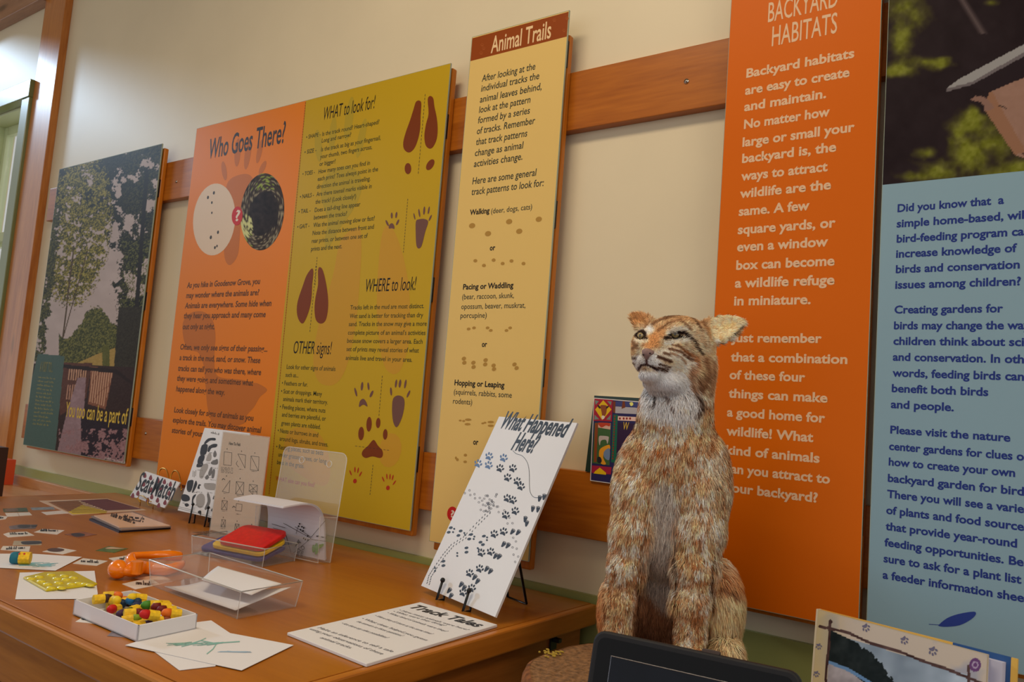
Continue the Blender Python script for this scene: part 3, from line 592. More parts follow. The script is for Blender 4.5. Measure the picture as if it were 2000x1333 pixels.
# --- bird feeding panel, photograph above blue
t = panel('bird_panel', -.349, .32, .806, 2.36, .796, 2.35, 'tall panel with a birdhouse photograph above pale blue text, right of the orange panel', (1.03, 1.5, 2.05))
zb = 1.670
rectpart('blue_field', t, -.348, .319, .807, zb, pr('pale_blue_print', (138, 168, 182)), .0001)
def paint_bird(X, Y, U, V):
    n1 = fbm(X, Y, .014, 3, 21); n2 = fbm(X, Y, .03, 4, 22); n3 = fbm(X, Y, .12, 3, 23)
    C = np.zeros(X.shape+(3,)); C[:] = (38, 28, 31); C += (n2[..., None]-.5)*14
    def blob(cx, cy, rx, ry, c, k=1.0):
        d = np.hypot((X-cx)/rx, (Y-cy)/ry)+1.6*(n2-.5); a = (np.clip(1.25-d, 0, 1)**1.2*k)[..., None]; C[:] = C*(1-a)+(np.array(c)+(n3[..., None]-.5)*50)*a
    for b in ((1760, 20, 60, 45), (1755, 75, 40, 40), (1760, 135, 40, 20), (1810, 120, 45, 16), (1840, 118, 20, 12), (1745, 140, 30, 14), (1890, 250, 50, 40), (1930, 285, 60, 50), (1880, 300, 40, 35), (1810, 300, 26, 14), (1830, 335, 60, 25), (1990, 330, 40, 30), (1900, 220, 16, 14), (1935, 5, 14, 8), (1780, 345, 40, 14), (1960, 345, 60, 16)): blob(*b, (120, 124, 40), .9)
    a = (np.clip(1-np.abs((X-1895)-(Y-25)*.62)/11, 0, 1)*(Y < 66)*.8)[..., None]; C[:] = C*(1-a)+np.array((104, 90, 88))*a
    # birdhouse: roof, box, side board, twig-like head
    m = in_poly(X, Y, [(1936, 178), (2075, 108), (2150, 360), (1982, 303)]); C[m] = np.array((150, 116, 100))+((n3[m]-.5)*10)[:, None]
    m = in_poly(X, Y, [(1931, 178), (1938, 180), (2004, 296), (1982, 303), (1925, 218)]); C[m] = (146, 106, 82)
    m = in_poly(X, Y, [(1996, 300), (2030, 292), (2030, 312), (2010, 312)]); C[m] = (60, 40, 34)
    m = in_poly(X, Y, [(1884, 168), (2100, 52), (2100, 110), (1932, 180)]); C[m] = (40, 30, 34)
    m = in_poly(X, Y, [(1848, 173), (1872, 155), (2120, 22), (2120, 44), (1900, 163), (1850, 179)]); C[m] = (150, 148, 146)
    m = in_poly(X, Y, [(1849, 173.5), (1898, 160), (2120, 34), (2120, 44), (1900, 165), (1850, 179)]); C[m] = (108, 100, 102)
    m = in_poly(X, Y, [(1896, 194), (1904, 188), (1916, 187), (1930, 194), (1942, 210), (1932, 216), (1922, 217), (1922, 206), (1914, 199), (1898, 197)]); C[m] = (136, 104, 92)
    m = in_poly(X, Y, [(1952, 205), (1966, 211), (1965, 213), (1951, 207)]); C[m] = (50, 38, 36)
    return C
picture('birdhouse_photograph', t, PW, (-.348, .319, zb, 2.355), 300, 300, paint_bird, vcol_mat('glossy_print'))
BL = pr('navy_ink', (40, 56, 128))
words('paragraph', t, PW, [("Did you know that  a", 1753, 413, 1960.8, 399.4), ("simple home-based, wildlife", 1751.3, 442.6, 2000, 429.3, "simple home-based, wil"), ("bird-feeding program can", 1751.3, 473.2, 2000, 460.6, "bird-feeding program ca"), ("increase knowledge of", 1750, 502, 1986.3, 493.7), ("birds and conservation", 1749.5, 532.6, 1991.7, 525.4), ("issues among children?", 1748.4, 562.5, 1993.9, 558.9)], 14.5, BL, bold=.028)
words('paragraph', t, PW, [("Creating gardens for", 1747, 611.8, 1959, 610.7), ("birds may change the way", 1745.9, 642.4, 2000, 644.2, "birds may change the wa"), ("children think about science", 1744.8, 673, 2000, 676.6, "children think about sci"), ("and conservation. In other", 1743.7, 704.3, 2000, 710, "and conservation. In oth"), ("words, feeding birds can", 1743, 736, 2000, 743.2), ("benefit both birds", 1741.6, 766.6, 1930.2, 773), ("and people.", 1739.8, 797.2, 1862.9, 803.3)], 14.5, BL, bold=.028)
words('paragraph', t, PW, [("Please visit the nature", 1738.7, 846.6, 1973.4, 863.2), ("center gardens for clues on", 1736.3, 879.4, 2000, 899.4, "center gardens for clues o"), ("how to create your own", 1735.6, 909.8, 1982.7, 931.2), ("backyard garden for birds.", 1733.9, 941.5, 2000, 968, "backyard garden for bird"), ("There you will see a variety", 1732.5, 972.6, 2000, 1002, "There you will see a varie"), ("of plants and food sources", 1730.7, 1005.4, 2000, 1035.4, "of plants and food source"), ("that provide year-round", 1729.4, 1036.5, 1986.5, 1068.6), ("feeding opportunities. Be", 1727.3, 1068.6, 1999.3, 1104.5), ("sure to ask for a plant list or", 1725.6, 1100.3, 1995, 1138.3, "sure to ask for a plant list"), ("a feeder information sheet.", 1723.8, 1132, 2000, 1174.5, "a feeder information shee")], 14.5, BL, bold=.028)
g = G(); shape(g, PW, [(1834, 1221), (1850, 1208), (1872, 1200), (1898, 1195.5), (1906, 1197), (1904, 1204), (1893, 1213), (1874, 1222), (1850, 1225), (1836, 1224)], .0004, 3); stroke(g, PW, [(1814.6, 1220), (1836, 1221.5)], 1.1)
g.build('feather_print', pr('blue_feather_ink', (48, 66, 140)), t)
# ------------------------------------------------------------ the table
T = .75
TX0, TX1, TY0, TY1 = -3.10, -.937, -1.012, -.022
t = thing('activity_table', ((TX0+TX1)/2, (TY0+TY1)/2, 0), 'long orange brown wooden table against the wall, covered with papers and cards', 'table')
box('tabletop', (TX0+.018, TX1-.018, TY0+.018, TY1, T-.045, T), W_table, t, bevel=.001)
box('edge_strip', (TX0, TX1, TY0, TY0+.018, T-.045, T), W_edge, t, bevel=.005)
box('edge_strip', (TX1-.018, TX1, TY0+.018, TY1, T-.045, T), W_edgey, t, bevel=.004)
box('edge_strip', (TX0, TX0+.018, TY0+.018, TY1, T-.045, T), W_edgey, t, bevel=.004)
box('apron', (TX0+.01, TX1-.05, TY0+.008, TY0+.03, T-.13, T-.045), W_edge, t)
box('apron', (TX1-.050, TX1-.030, TY0+.03, TY1-.02, T-.13, T-.045), wood('apron_wood', (150, 84, 26), (178, 106, 44), 'y'), t)
for lx in (TX0+.05, TX1-.12):
    for ly in (TY0+.035, TY1-.08): box('leg', (lx, lx+.06, ly, ly+.06, 0, T-.045), W_edge, t, bevel=.004)
g = G(); p = np.array([TX1-.029, -.16, T-.052]); g.box(p[0], p[0]+.004, p[1]-.012, p[1]+.012, p[2]-.03, p[2]+.006).box(p[0]+.004, p[0]+.02, p[1]-.006, p[1]+.006, p[2]-.012, p[2]-.004)
g.build('bracket', mat('dull_steel', (70, 74, 80), rough=.4, metal=1), t)

# bench beyond the table
t = thing('window_bench', (-4.6, -.3, 0), 'low pale wooden bench top under the window beyond the table', 'bench')
box('bench_top', (XL+.02, -3.14, -.62, -.037, .655, .69), W_bench, t, bevel=.003)
box('back_strip', (XL+.02, -3.14, -.037, -.0125, .655, .728), W_bench, t, bevel=.003)
box('bench_box', (XL+.02, -3.2, -.58, -.04, 0, .655), W_bench, t)

M_paper = mat('white_paper', (222, 220, 222), rough=.7, spec=.2)
M_pcard = mat('card_white', (224, 216, 206), rough=.35, spec=.4, coat=.2)
M_inkb = mat('black_marker', (26, 26, 30), rough=.5)
PT = FLATP(T+.0005)
def quadZ(P, z=T): return [onZ(x, y, z) for x, y in P]
def ccw(Q):
    a = sum(Q[i][0]*Q[(i+1) % len(Q)][1]-Q[(i+1) % len(Q)][0]*Q[i][1] for i in range(len(Q)))
    return Q if a > 0 else Q[::-1]
def sheet(name, P, z, th, m, label=None, cat=None, group=None, parent=None):
    Q = ccw(quadZ(P, z+th)); Q = [np.array([q[0], q[1], z]) for q in Q]
    g = G(); g.slab(Q, (0, 0, th)); o = g.build(name, m, parent)
    return tag(o, label, cat, group)
def Za(x, y): return (x/2.8175, 860+y/2.8175)
def Zb(x, y): return (240+x/4.443, 820+y/4.443)
def Zc(x, y): return (200+x/4.26, 1020+y/4.26)
def Zd(x, y): return (x/5.553, 940+y/5.553)

# --- small laminated cards
def card(P, z, label, m=None, text=None, pic=None, Z=Zd):
    P = fz(Z, P); c = thing('laminated_card', quadZ(P, z)[0]*0+np.mean(quadZ(P, z), 0), label, 'card')
    Q = ccw(quadZ(P, z+.0008)); Q = [np.array([q[0], q[1], z]) for q in Q]; g = G(); g.slab(Q, (0, 0, .0008)); g.build('card_sheet', m or M_pcard, c)
    pl = FLATP(z+.0008)
    if text:
        g = G(); a, b, h = text; scribble(g, pl, Z(*a), Z(*b), h, 1.3, 1.9); g.build('word', M_inkb, c)['kind'] = 'stuff'
    if pic:
        for nm, colr, pts in pic:
            g = G(); shape(g, pl, fz(Z, pts), .0002+.0002*pic.index((nm, colr, pts)), 3); g.build(nm, mat(nm+'_ink', colr, rough=.35, coat=.2), c)
    return c
card([(30, 300), (290, 290), (305, 332), (40, 337)], T, 'dark green photo card, farthest of the cards at the left end of the table', mat('card_green', (74, 88, 66), coat=.3, noise=.6, nscale=60), None, [('brown_patch', (92, 72, 56), [(60, 305), (180, 300), (190, 330), (70, 332)])])
card([(55, 348), (188, 344), (206, 380), (80, 387)], T, 'white card just in front of the dark green photo card, left one of a pair')
card([(192, 344), (318, 340), (348, 370), (212, 378)], T, 'white card just in front of the dark green photo card, right one of a pair')
card([(330, 290), (570, 280), (602, 308), (352, 316)], T, 'blue grey photo card left of the purple laminated sheet', mat('card_bluegrey', (132, 140, 146), coat=.3, noise=.35, nscale=70))
card([(450, 338), (560, 330), (628, 358), (510, 368)], T, 'white card touching the purple laminated sheet, left one of a pair')
card([(566, 329), (690, 320), (752, 350), (632, 358)], T, 'white card touching the purple laminated sheet, right one of a pair')
card([(-60, 372), (85, 384), (62, 414), (-70, 428)], T, 'white word card cut off by the left side of the photo', None, ((2, 408), (40, 404), 3))
card([(95, 492), (212, 472), (408, 474), (382, 515), (110, 526)], T, 'grey photo card with dark animals, above the first row of word cards', mat('card_grey', (112, 98, 98), coat=.3, noise=.3, nscale=60), None, [('dark_animal', (52, 46, 52), [(205, 480), (320, 478), (315, 505), (205, 510)]), ('dark_animal', (60, 54, 58), [(340, 480), (400, 480), (380, 500), (345, 502)])])
card([(370, 555), (462, 520), (702, 535), (622, 580)], T, 'white word card right of the grey photo card', None, ((440, 545), (620, 548), 4))
card([(35, 576), (90, 560), (290, 549), (372, 590), (92, 611)], T, 'white word card below the grey photo card', None, ((110, 582), (300, 578), 4))
card([(695, 580), (900, 550), (1052, 582), (852, 616)], T, 'reddish brown photo card alone in the middle of the table', mat('card_brown', (140, 84, 56), coat=.3, noise=.3, nscale=60), None, [('dark_animal', (84, 54, 40), [(770, 575), (850, 565), (920, 580), (900, 600), (820, 605)])])
card([(150, 650), (445, 647), (452, 694), (135, 698)], T, 'pale photo card showing a long dark animal behind the crayon', mat('card_pale', (176, 160, 136), coat=.3, noise=.2, nscale=60), None, [('dark_animal', (66, 52, 40), [(230, 660), (330, 652), (440, 655), (445, 680), (330, 690), (250, 688)])])
card([(5, 745), (32, 706), (330, 709), (315, 766)], T, 'white word card right behind the crayon on the paper', None, ((70, 745), (270, 735), 5))
card([(460, 765), (640, 722), (832, 755), (684, 795)], T, 'white card showing a dark oval scat, right of the crayon paper', None, None, [('dark_scat', (72, 46, 40), [(510, 750), (560, 730), (650, 732), (700, 748), (650, 768), (560, 768)])])
card([(1035, 755), (1180, 708), (1392, 733), (1240, 778)], T, 'green photo card with a pale streak, behind the orange tongs', mat('card_leaf', (84, 106, 52), coat=.3, noise=.5, nscale=70), None, [('pale_streak', (200, 170, 140), [(1140, 735), (1200, 718), (1300, 728), (1350, 735), (1250, 740)])])
card([(790, 895), (902, 838), (1170, 868), (1052, 918)], T, 'white word card in front of the scat card', None, ((880, 880), (1070, 892), 5))
card([(1180, 838), (1402, 805), (1480, 870), (1270, 882)], T, 'white word card half under the orange tongs', None, ((1300, 855), (1420, 862), 6))
card([(165, 515), (300, 485), (420, 480), (480, 520), (275, 560)], T, 'white word card in front of the clear tray corner', None, ((280, 520), (400, 530), 8), None, Zc)
card([(270, 465), (480, 440), (565, 478), (330, 482)], T, 'tan card under the left end of the clear tray', mat('card_tan', (214, 178, 150), coat=.2), None, None, Zc)
card([(380, 250), (560, 232), (655, 272), (470, 272)], T, 'white card with a blue stripe behind the orange tongs', None, None, [('blue_stripe', (120, 140, 176), [(520, 240), (600, 242), (640, 262), (560, 256)])], Zc)
card([(415, 1000), (490, 955), (612, 1000), (592, 1016)], T, 'white word card tucked under the left side of the crayon box', None, ((450, 990), (590, 1006), 5), None, Za)
card([(590, 1078), (640, 1030), (720, 1040), (762, 1092)], T, 'dark photo card under the front of the crayon box', mat('card_dusk', (126, 112, 116), coat=.3, noise=.35, nscale=60), None, [('dark_bird', (60, 52, 64), [(640, 1050), (690, 1040), (740, 1080), (690, 1085)])], Za)

# --- laminated chart, booklet pad
Pc = fz(Zd, [(425, 215), (1160, 190), (1592, 316), (790, 370)])
t = thing('laminated_chart', np.mean(quadZ(Pc), 0), 'large laminated chart with purple and yellow lined sections at the far end of the table', 'chart')
sheet('laminate', Pc, T, .0012, mat('laminate_edge', (206, 176, 148), rough=.4, spec=.3), parent=t)
plc = FLATP(T+.0012)
for nm, c, P in (('purple_section', (122, 74, 84), [(860, 212), (1160, 196), (1540, 305), (1160, 322)]), ('brown_section', (150, 104, 70), [(520, 228), (840, 212), (900, 255), (740, 335), (640, 290)]), ('yellow_section', (206, 178, 66), [(890, 262), (1165, 330), (1150, 348), (790, 364), (740, 338)])):
    g = G(); shape(g, plc, fz(Zd, P), .0002); g.build(nm, mat(nm+'_print', c, rough=.5, spec=.2), t)
g = G()
for i in range(9):
    f = i/8; a = Zd(560+f*220, 232+f*110); b = Zd(870+f*290, 215+f*120); stroke(g, plc, [a, b], .8, .0005)
for i in range(11):
    f = i/10; a = Zd(880+f*260, 222+f*98); b = Zd(1170+f*350, 200+f*105); stroke(g, plc, [a, b], .7, .0005)
g.build('ruled_lines', mat('chart_line_ink', (84, 56, 40), rough=.5, spec=.2), t)['kind'] = 'stuff'

Pb = fz(Za, [(492, 432), (735, 402), (940, 478), (655, 500)])
t = thing('answer_booklet', np.mean(quadZ(Pb), 0), 'small closed booklet with a pinkish cover lying behind the coloured pads', 'booklet')
sheet('dark_back', Pb, T, .006, mat('booklet_black', (34, 26, 40), rough=.5), parent=t)
sheet('pages', fz(Za, [(500, 418), (735, 392), (942, 474), (668, 492)]), T+.006, .004, mat('booklet_grey', (140, 120, 110), rough=.6), parent=t)
Pcv = fz(Za, [(518, 415), (728, 398), (935, 470), (655, 478)]); sheet('cover', Pcv, T+.010, .0025, mat('booklet_cover', (226, 184, 150), rough=.4, coat=.3), parent=t)
plc = FLATP(T+.0125); g = G()
for a, b, h in (((610, 420), (740, 462), 6), ((625, 415), (700, 440), 5), ((680, 425), (790, 438), 5), ((690, 440), (780, 452), 4)): scribble(g, plc, Za(*a), Za(*b), h, 1.5, 2.2)
g.build('cover_writing', M_inkb, t)['kind'] = 'stuff'

# --- papers
def paper(P, z, label, th=.0006, sub=None): return sheet('paper_sheet', P, z, th, M_paper, label, 'paper')
def tube_marks(o, marks, z):
    pl = FLATP(z)
    for nm, c, strokes in marks:
        g = G()
        for pts, wd in strokes: stroke(g, pl, pts, wd, .0003)
        q = g.build(nm, mat(nm+'_wax', c, rough=.8), o); q['kind'] = 'stuff'
p1 = paper(fz(Zd, [(330, 788), (888, 824), (602, 972), (-320, 925), (-200, 790)]), T+.001, 'white sheet with a teal crayon scribble, at the left edge under the crayon')
def teal(Z, pts, wd): return ([Z(*p) for p in pts], wd)
sc_ = []
for i in range(46):
    x = 200+random.random()*330; y = 912+(random.random()-.5)*60*(1-abs(x-380)/260); sc_.append(teal(Zd, [(x, y), (x+60+random.random()*70, y+random.random()*8-6)], .8))
tube_marks(p1, [('crayon_scribble', (128, 180, 190), sc_)], T+.0016)
paper([(38.7, 1119), (184.6, 1115.6), (191, 1160), (188, 1170), (29.7, 1171)], T+.001, 'white sheet under the yellow slab')
p2 = paper(fz(Zc, [(905, 820), (1062, 925), (940, 1200), (640, 1235), (420, 1070), (215, 905)]), T+.0006, 'white sheet lying underneath another sheet in front of the crayon box')
p3 = paper(fz(Zc, [(190, 1025), (700, 870), (1060, 925), (1590, 1025), (1158, 1235)]), T+.0016, 'white sheet with green and blue crayon strokes lying on top, nearest sheet on the table')
sc_ = [teal(Zc, [(660, 1040), (760, 1015), (860, 970)], 1.6), teal(Zc, [(720, 1020), (820, 990), (950, 1015), (920, 1060), (870, 1100)], 2.0), teal(Zc, [(880, 1015), (1140, 998)], 2.2)]
for i in range(26):
    x = 520+random.random()*360; sc_.append(teal(Zc, [(x, 1010+random.random()*25), (x+70+random.random()*120, 1000+random.random()*20)], .7))
sc2 = [teal(Zc, [(960+i*6, 1080+random.random()*8-i*.3), (1240-i*8, 1078+random.random()*12)], .8) for i in range(14)]
tube_marks(p3, [('green_stroke', (128, 176, 168), sc_), ('blue_stroke', (150, 176, 198), sc2)], T+.0022)

# --- yellow slab with pressed tracks
Q = ccw(quadZ(fz(Zd, [(250, 1040), (480, 985), (800, 975), (1060, 1108), (800, 1145), (500, 1180)]), T+.0063)); Q = [np.array([q[0], q[1], T+.0018]) for q in Q]
g = G(); g.slab(Q, (0, 0, .0045)); t = g.build('rubbing_plate', mat('lemon_plastic', (206, 186, 22), rough=.25, coat=.4, sss=0), None, bevel=.002)
tag(t, 'bright yellow plastic rubbing plate with raised tracks on a white sheet', 'rubbing plate')
for (x, y) in ((340, 1040), (430, 1020), (560, 1000), (620, 1040), (700, 1010), (450, 1070), (520, 1100), (640, 1085), (720, 1050), (560, 1140), (780, 1100), (860, 1090), (930, 1100), (670, 1140), (800, 1030), (980, 1110)):
    c = onZ(*Zd(x, y), T+.010); g = G(); g.sphere((c[0], c[1], T+.0062), (.013, .009, .0032), 8); g.build('raised_track', mat('lemon_relief', (218, 200, 40), rough=.2, coat=.5), t, smooth=True)

# --- crayon standing on the paper
c0 = onZ(38, 1099, T+.002)
def crayon_geo(name, c, ax, L, r, body, tip, label, group, bands=True, cat='crayon', tipr=None):
    ax = np.array(ax, float); ax /= np.linalg.norm(ax); c = np.array(c, float)
    t = thing(name, c, label, cat, group)
    g = G(); g.tube([c, c+ax*L*.56], r, 10); g.build('paper_wrapper', body, t, smooth=False)
    g = G(); P = [c+ax*L*.56, c+ax*L*.76, c+ax*L*.92, c+ax*L]; g.tube(P, tipr or [r*.96, r*.92, r*.72, r*.3], 10); g.build('wax_stick', tip, t, smooth=True)
    return t
M_wrap = mat('yellow_wrapper', (236, 190, 36), rough=.55, noise=.25, nscale=120)
side = RT-fw*0; hr = np.array([RT[0], RT[1], 0]); hr /= np.linalg.norm(hr)
a0 = onZ(58, 1103, T+.002); a1 = onZ(20, 1102, T+.002); r0 = .0135
t = crayon_geo('jumbo_crayon', np.array([a0[0], a0[1], T+.0022+r0]), (a1-a0)*np.array([1, 1, 0]), np.linalg.norm((a1-a0)[:2]), r0, M_wrap, mat('teal_wax', (30, 108, 128), rough=.6), 'short thick teal crayon in a yellow wrapper on the left sheet of paper', None, tipr=[r0*1.0, r0*1.0, r0*.98, r0*.86])
for i in range(5):
    c = np.array([a0[0], a0[1], T+.0022+r0])+(a1-a0)*(.10+.08*i); a = random.random()*2+.2
    g = G(); g.sphere(c+np.array([0, -math.cos(a*.5)*r0, math.sin(a*.5)*r0]), (.004, .003, .004), 6); g.build('red_print_dot', mat('wrapper_red', (196, 52, 40), rough=.6), t)

# --- crayon box
def rect_from(P, z):
    Q = quadZ(P, z); c = sum(Q)/4; u = ((Q[1]-Q[0])+(Q[2]-Q[3]))/2; v = ((Q[3]-Q[0])+(Q[2]-Q[1]))/2
    return c, u, v
BH = .026
c, u, v = rect_from([(144.8, 1172.3), (259, 1152.8), (385.8, 1200.7), (271.5, 1222)], T+.002+BH)
c[2] = T+.002; t = thing('crayon_box', c, 'shallow white cardboard box lid full of mixed short crayons', 'box')
def obox(g, c, u, v, a0, a1, b0, b1, z0, z1):
    Q = [c+u*a0+v*b0, c+u*a1+v*b0, c+u*a1+v*b1, c+u*a0+v*b1]; Q = [np.array([q[0], q[1], z0]) for q in Q]; g.slab(ccw(Q), (0, 0, z1-z0)); return g
g = G(); z0 = T+.002; wl = .018
obox(g, c, u, v, -.5, .5, -.5, .5, z0, z0+.002); obox(g, c, u, v, -.5, .5, -.5, -.5+wl, z0, z0+BH); obox(g, c, u, v, -.5, .5, .5-wl, .5, z0, z0+BH)
obox(g, c, u, v, -.5, -.5+wl, -.5, .5, z0, z0+BH); obox(g, c, u, v, .5-wl, .5, -.5, .5, z0, z0+BH)
g.build('box_tray', mat('white_card', (226, 226, 230), rough=.55), t)
cols = {'blue': (28, 104, 168), 'navy': (34, 44, 84), 'grey': (84, 88, 106), 'green': (70, 136, 40), 'olive': (110, 110, 24), 'red': (196, 24, 22), 'crimson': (168, 14, 48), 'maroon': (110, 16, 16), 'brown': (62, 30, 24), 'violet': (66, 40, 74), 'yellow': (232, 196, 30), 'lime': (130, 156, 26), 'rust': (140, 70, 40), 'dark blue': (20, 50, 80), 'orange': (226, 110, 26)}
# place (photo point in the Zc crop), colour, axis direction in degrees in the box
CR = [(170, 645, 'grey', 20), (222, 680, 'blue', 200), (285, 695, 'navy', 190), (348, 730, 'green', 205), (150, 742, 'violet', 170), (205, 765, 'olive', 160), (265, 800, 'lime', 30), (335, 828, 'red', 195), (440, 750, 'crimson', 10), (480, 765, 'maroon', 190), (545, 795, 'rust', 20), (600, 720, 'maroon', 200), (290, 615, 'dark blue', 100), (410, 665, 'dark blue', 110), (70, 720, 'red', 150), (50, 665, 'brown', 15), (640, 780, 'yellow', 10), (120, 690, 'yellow', 100), (240, 620, 'orange', 20), (340, 660, 'yellow', 200), (390, 790, 'yellow', 25), (560, 720, 'orange', 60), (430, 700, 'lime', 15)]
CR += [(130, 650, 'orange', 40), (255, 740, 'yellow', 180), (315, 770, 'maroon', 25), (375, 700, 'navy', 60), (505, 735, 'yellow', 170), (395, 815, 'violet', 15), (520, 790, 'orange', 200), (205, 635, 'brown', 70)]
ORD = ['leftmost', 'second from the left', 'third from the left', 'fourth from the left', 'fifth from the left', 'rightmost']
NUM = {2: 'two', 3: 'three', 4: 'four', 5: 'five', 6: 'six'}
def crl(k):
    cn = CR[k][2]; same = sorted([i for i in range(len(CR)) if CR[i][2] == cn], key=lambda i: CR[i][0]); n = len(same)
    if n == 1: return 'the only %s crayon among those in the white box' % cn
    i = same.index(k); w_ = 'leftmost' if i == 0 else 'rightmost' if i == n-1 else ORD[i]
    return '%s of the %s %s crayons in the white box' % (w_, NUM[n], cn)
un = u/np.linalg.norm(u); vn = v/np.linalg.norm(v)
lab = {}
place = {0: 'at the back left of the box', 1: 'in the middle of the box', 2: 'at the front of the box'}
for k, (x, y, cn, ang) in enumerate(CR):
    p = onZ(*Zc(x, y), T+.022); a = math.radians(ang); d = un*math.cos(a)+vn*math.sin(a); L = .033; r = .0084; d = d+np.array([0, 0, .22*((k*7) % 5)/4]); d /= np.linalg.norm(d)
    lay = .0
    q = p-d*L*.8
    # keep both ends inside the tray
    for it in range(30):
        ok = True
        for e in (q, q+d*L):
            s1 = (e-c)@un; s2 = (e-c)@vn; l1 = np.linalg.norm(u)/2-.012; l2 = np.linalg.norm(v)/2-.013
            if s1 > l1: q = q-un*(s1-l1); ok = False
            if s1 < -l1: q = q-un*(s1+l1); ok = False
            if s2 > l2: q = q-vn*(s2-l2); ok = False
            if s2 < -l2: q = q-vn*(s2+l2); ok = False
        if ok: break
    q[2] = z0+.002+r+(.0, .012, .004, .016)[k % 4]
    crayon_geo('crayon', q, d, L, r, M_wrap, mat(cn.replace(' ', '_')+'_wax', cols[cn], rough=.55), crl(k), 'crayons in the white box')

# --- orange toy tongs
M_org = mat('orange_plastic', (242, 126, 0), rough=.22, coat=.6)
t = thing('toy_tongs', onZ(290, 1115, T), 'glossy orange plastic scissor tongs with a round end lying on the cards', 'tongs')
k0 = onZ(*Zc(120, 478), T); k0[2] = T+.0215
def zc3(x, y, z): p = onZ(*Zc(x, y), z); return p
g = G(); g.sphere(k0, (.0235, .0205, .0205), 18); kn = g.build('round_head', M_org, t, smooth=True)
P = [k0, zc3(188, 408, T+.020), zc3(265, 390, T+.020), zc3(330, 380, T+.018), zc3(420, 390, T+.014), zc3(540, 398, T+.014), zc3(640, 365, T+.016), zc3(672, 335, T+.018)]
g = G(); g.tube(catmull(P, 5, False), [.013, .0115, .0105, .010, .010, .0105, .012, .014, .016, .0175, .018, .018, .018, .017, .016, .015, .014, .014, .014, .014, .014, .014, .013, .013, .013, .013, .012, .012, .012, .011, .010, .009, .008, .007, .006, .005][:len(catmull(P, 5, False))], 12); g.build('lower_arm', M_org, t, smooth=True)
P = [zc3(280, 370, T+.016), zc3(238, 330, T+.024), zc3(245, 290, T+.030), zc3(300, 278, T+.032), zc3(420, 276, T+.030), zc3(560, 280, T+.028), zc3(645, 285, T+.024)]
C_ = catmull(P, 5, False); g = G(); g.tube(C_, [.010+.002*math.sin(i*.3) for i in range(len(C_))], 12); g.build('upper_arm', M_org, t, smooth=True)
g = G(); q = zc3(285, 375, T+.028); g.tube([q-np.array([0, 0, .014]), q+np.array([0, 0, .012])], .013, 14); g.build('pivot', M_org, t, smooth=False)

# --- coloured foam pads in a clear bin
Pq = fz(Zb, [(700, 1150), (1195, 1195), (1185, 1110), (1100, 1000)])
A = onZ(*Zb(600, 1165), T); B = onZ(*Zb(1210, 1285), T)
ux = B-A; LX = np.linalg.norm(ux); ux /= LX; uy = np.array([-ux[1], ux[0], 0])
t = thing('pad_bin', A+ux*LX/2+uy*.07, 'small clear acrylic bin holding red, blue and yellow pads', 'bin')
Macr = clear('clear_acrylic', alpha=.05, refl=.2); Mrim = mat('acrylic_rim', (196, 190, 180), rough=.1, spec=.7, alpha=1)
def open_bin(t, A, ux, LX, uy, LY, H, z0, flare=0.0, th=.002, mt=Macr):
    """clear open box; the rim and corners catch the light"""
    W0 = [A, A+ux*LX, A+ux*LX+uy*LY, A+uy*LY]; cen = sum(W0)/4
    bot = [np.array([p[0], p[1], z0]) for p in W0]; top = [np.array([p[0]+(p-cen)[0]*flare, p[1]+(p-cen)[1]*flare, z0+H]) for p in W0]
    g = G(); g.slab(ccw(bot), (0, 0, th)); g.build('bin_floor', mt, t)
    for i in range(4):
        j = (i+1) % 4; n = np.cross(bot[j]-bot[i], (0, 0, 1)); n /= np.linalg.norm(n)
        g = G(); g.slab([bot[i], bot[j], top[j], top[i]], -n*th); g.build('bin_side', mt, t)
    g = G(); g.tube(top, .0014, 6, closed=True); g.build('rim', Mrim, t, smooth=True)
    for i in range(4):
        g = G(); g.tube([bot[i], top[i]], .0010, 5); g.build('corner_edge', clear('acrylic_corner', alpha=.35), t)
    return bot, top
open_bin(t, A, ux, LX, uy, .118, .045, T+.0005, .04)
pads = [('blue pad lying flat in the clear bin at the bottom', 'blue_foam', (26, 50, 130), 0, 0.0), ('yellow pad sticking up between the blue and the red pads', 'yellow_foam', (226, 190, 30), 1, 0.0), ('glittery red pad on top of the others in the clear bin', 'red_foam', (206, 24, 20), 2, 0)]
def pad(i, label, mn, mc, x0, x1, y0, y1, z, tilt):
    m = mat(mn, mc, rough=.35, coat=.3, noise=.12, nscale=90); pts = []
    rr = .02; base = []
    for (cx, cy, a0_) in ((x1-rr, y1-rr, 0), (x0+rr, y1-rr, 90), (x0+rr, y0+rr, 180), (x1-rr, y0+rr, 270)):
        for k in range(5):
            a = math.radians(a0_+k*22.5); base.append((cx+rr*math.cos(a), cy+rr*math.sin(a)))
    Q = [A+ux*p[0]+uy*p[1]*math.cos(tilt)+np.array([0, 0, z-T+p[1]*math.sin(tilt)]) for p in base]
    n = np.cross(ux, uy*math.cos(tilt)+np.array([0, 0, math.sin(tilt)])); g = G(); g.slab(Q, n*.010); o = g.build('foam_pad', m, None, bevel=.002); tag(o, label, 'pad', 'foam pads in the clear bin')
    return o
pad(0, pads[0][0], 'blue_foam', (26, 50, 130), .012, LX-.012, .008, .108, T+.006, math.radians(14))
pad(1, pads[1][0], 'yellow_foam', (226, 190, 30), .05, LX-.012, .008, .106, T+.019, math.radians(16))
pad(2, pads[2][0], 'red_foam', (206, 24, 20), .075, LX-.012, .006, .110, T+.032, math.radians(19))

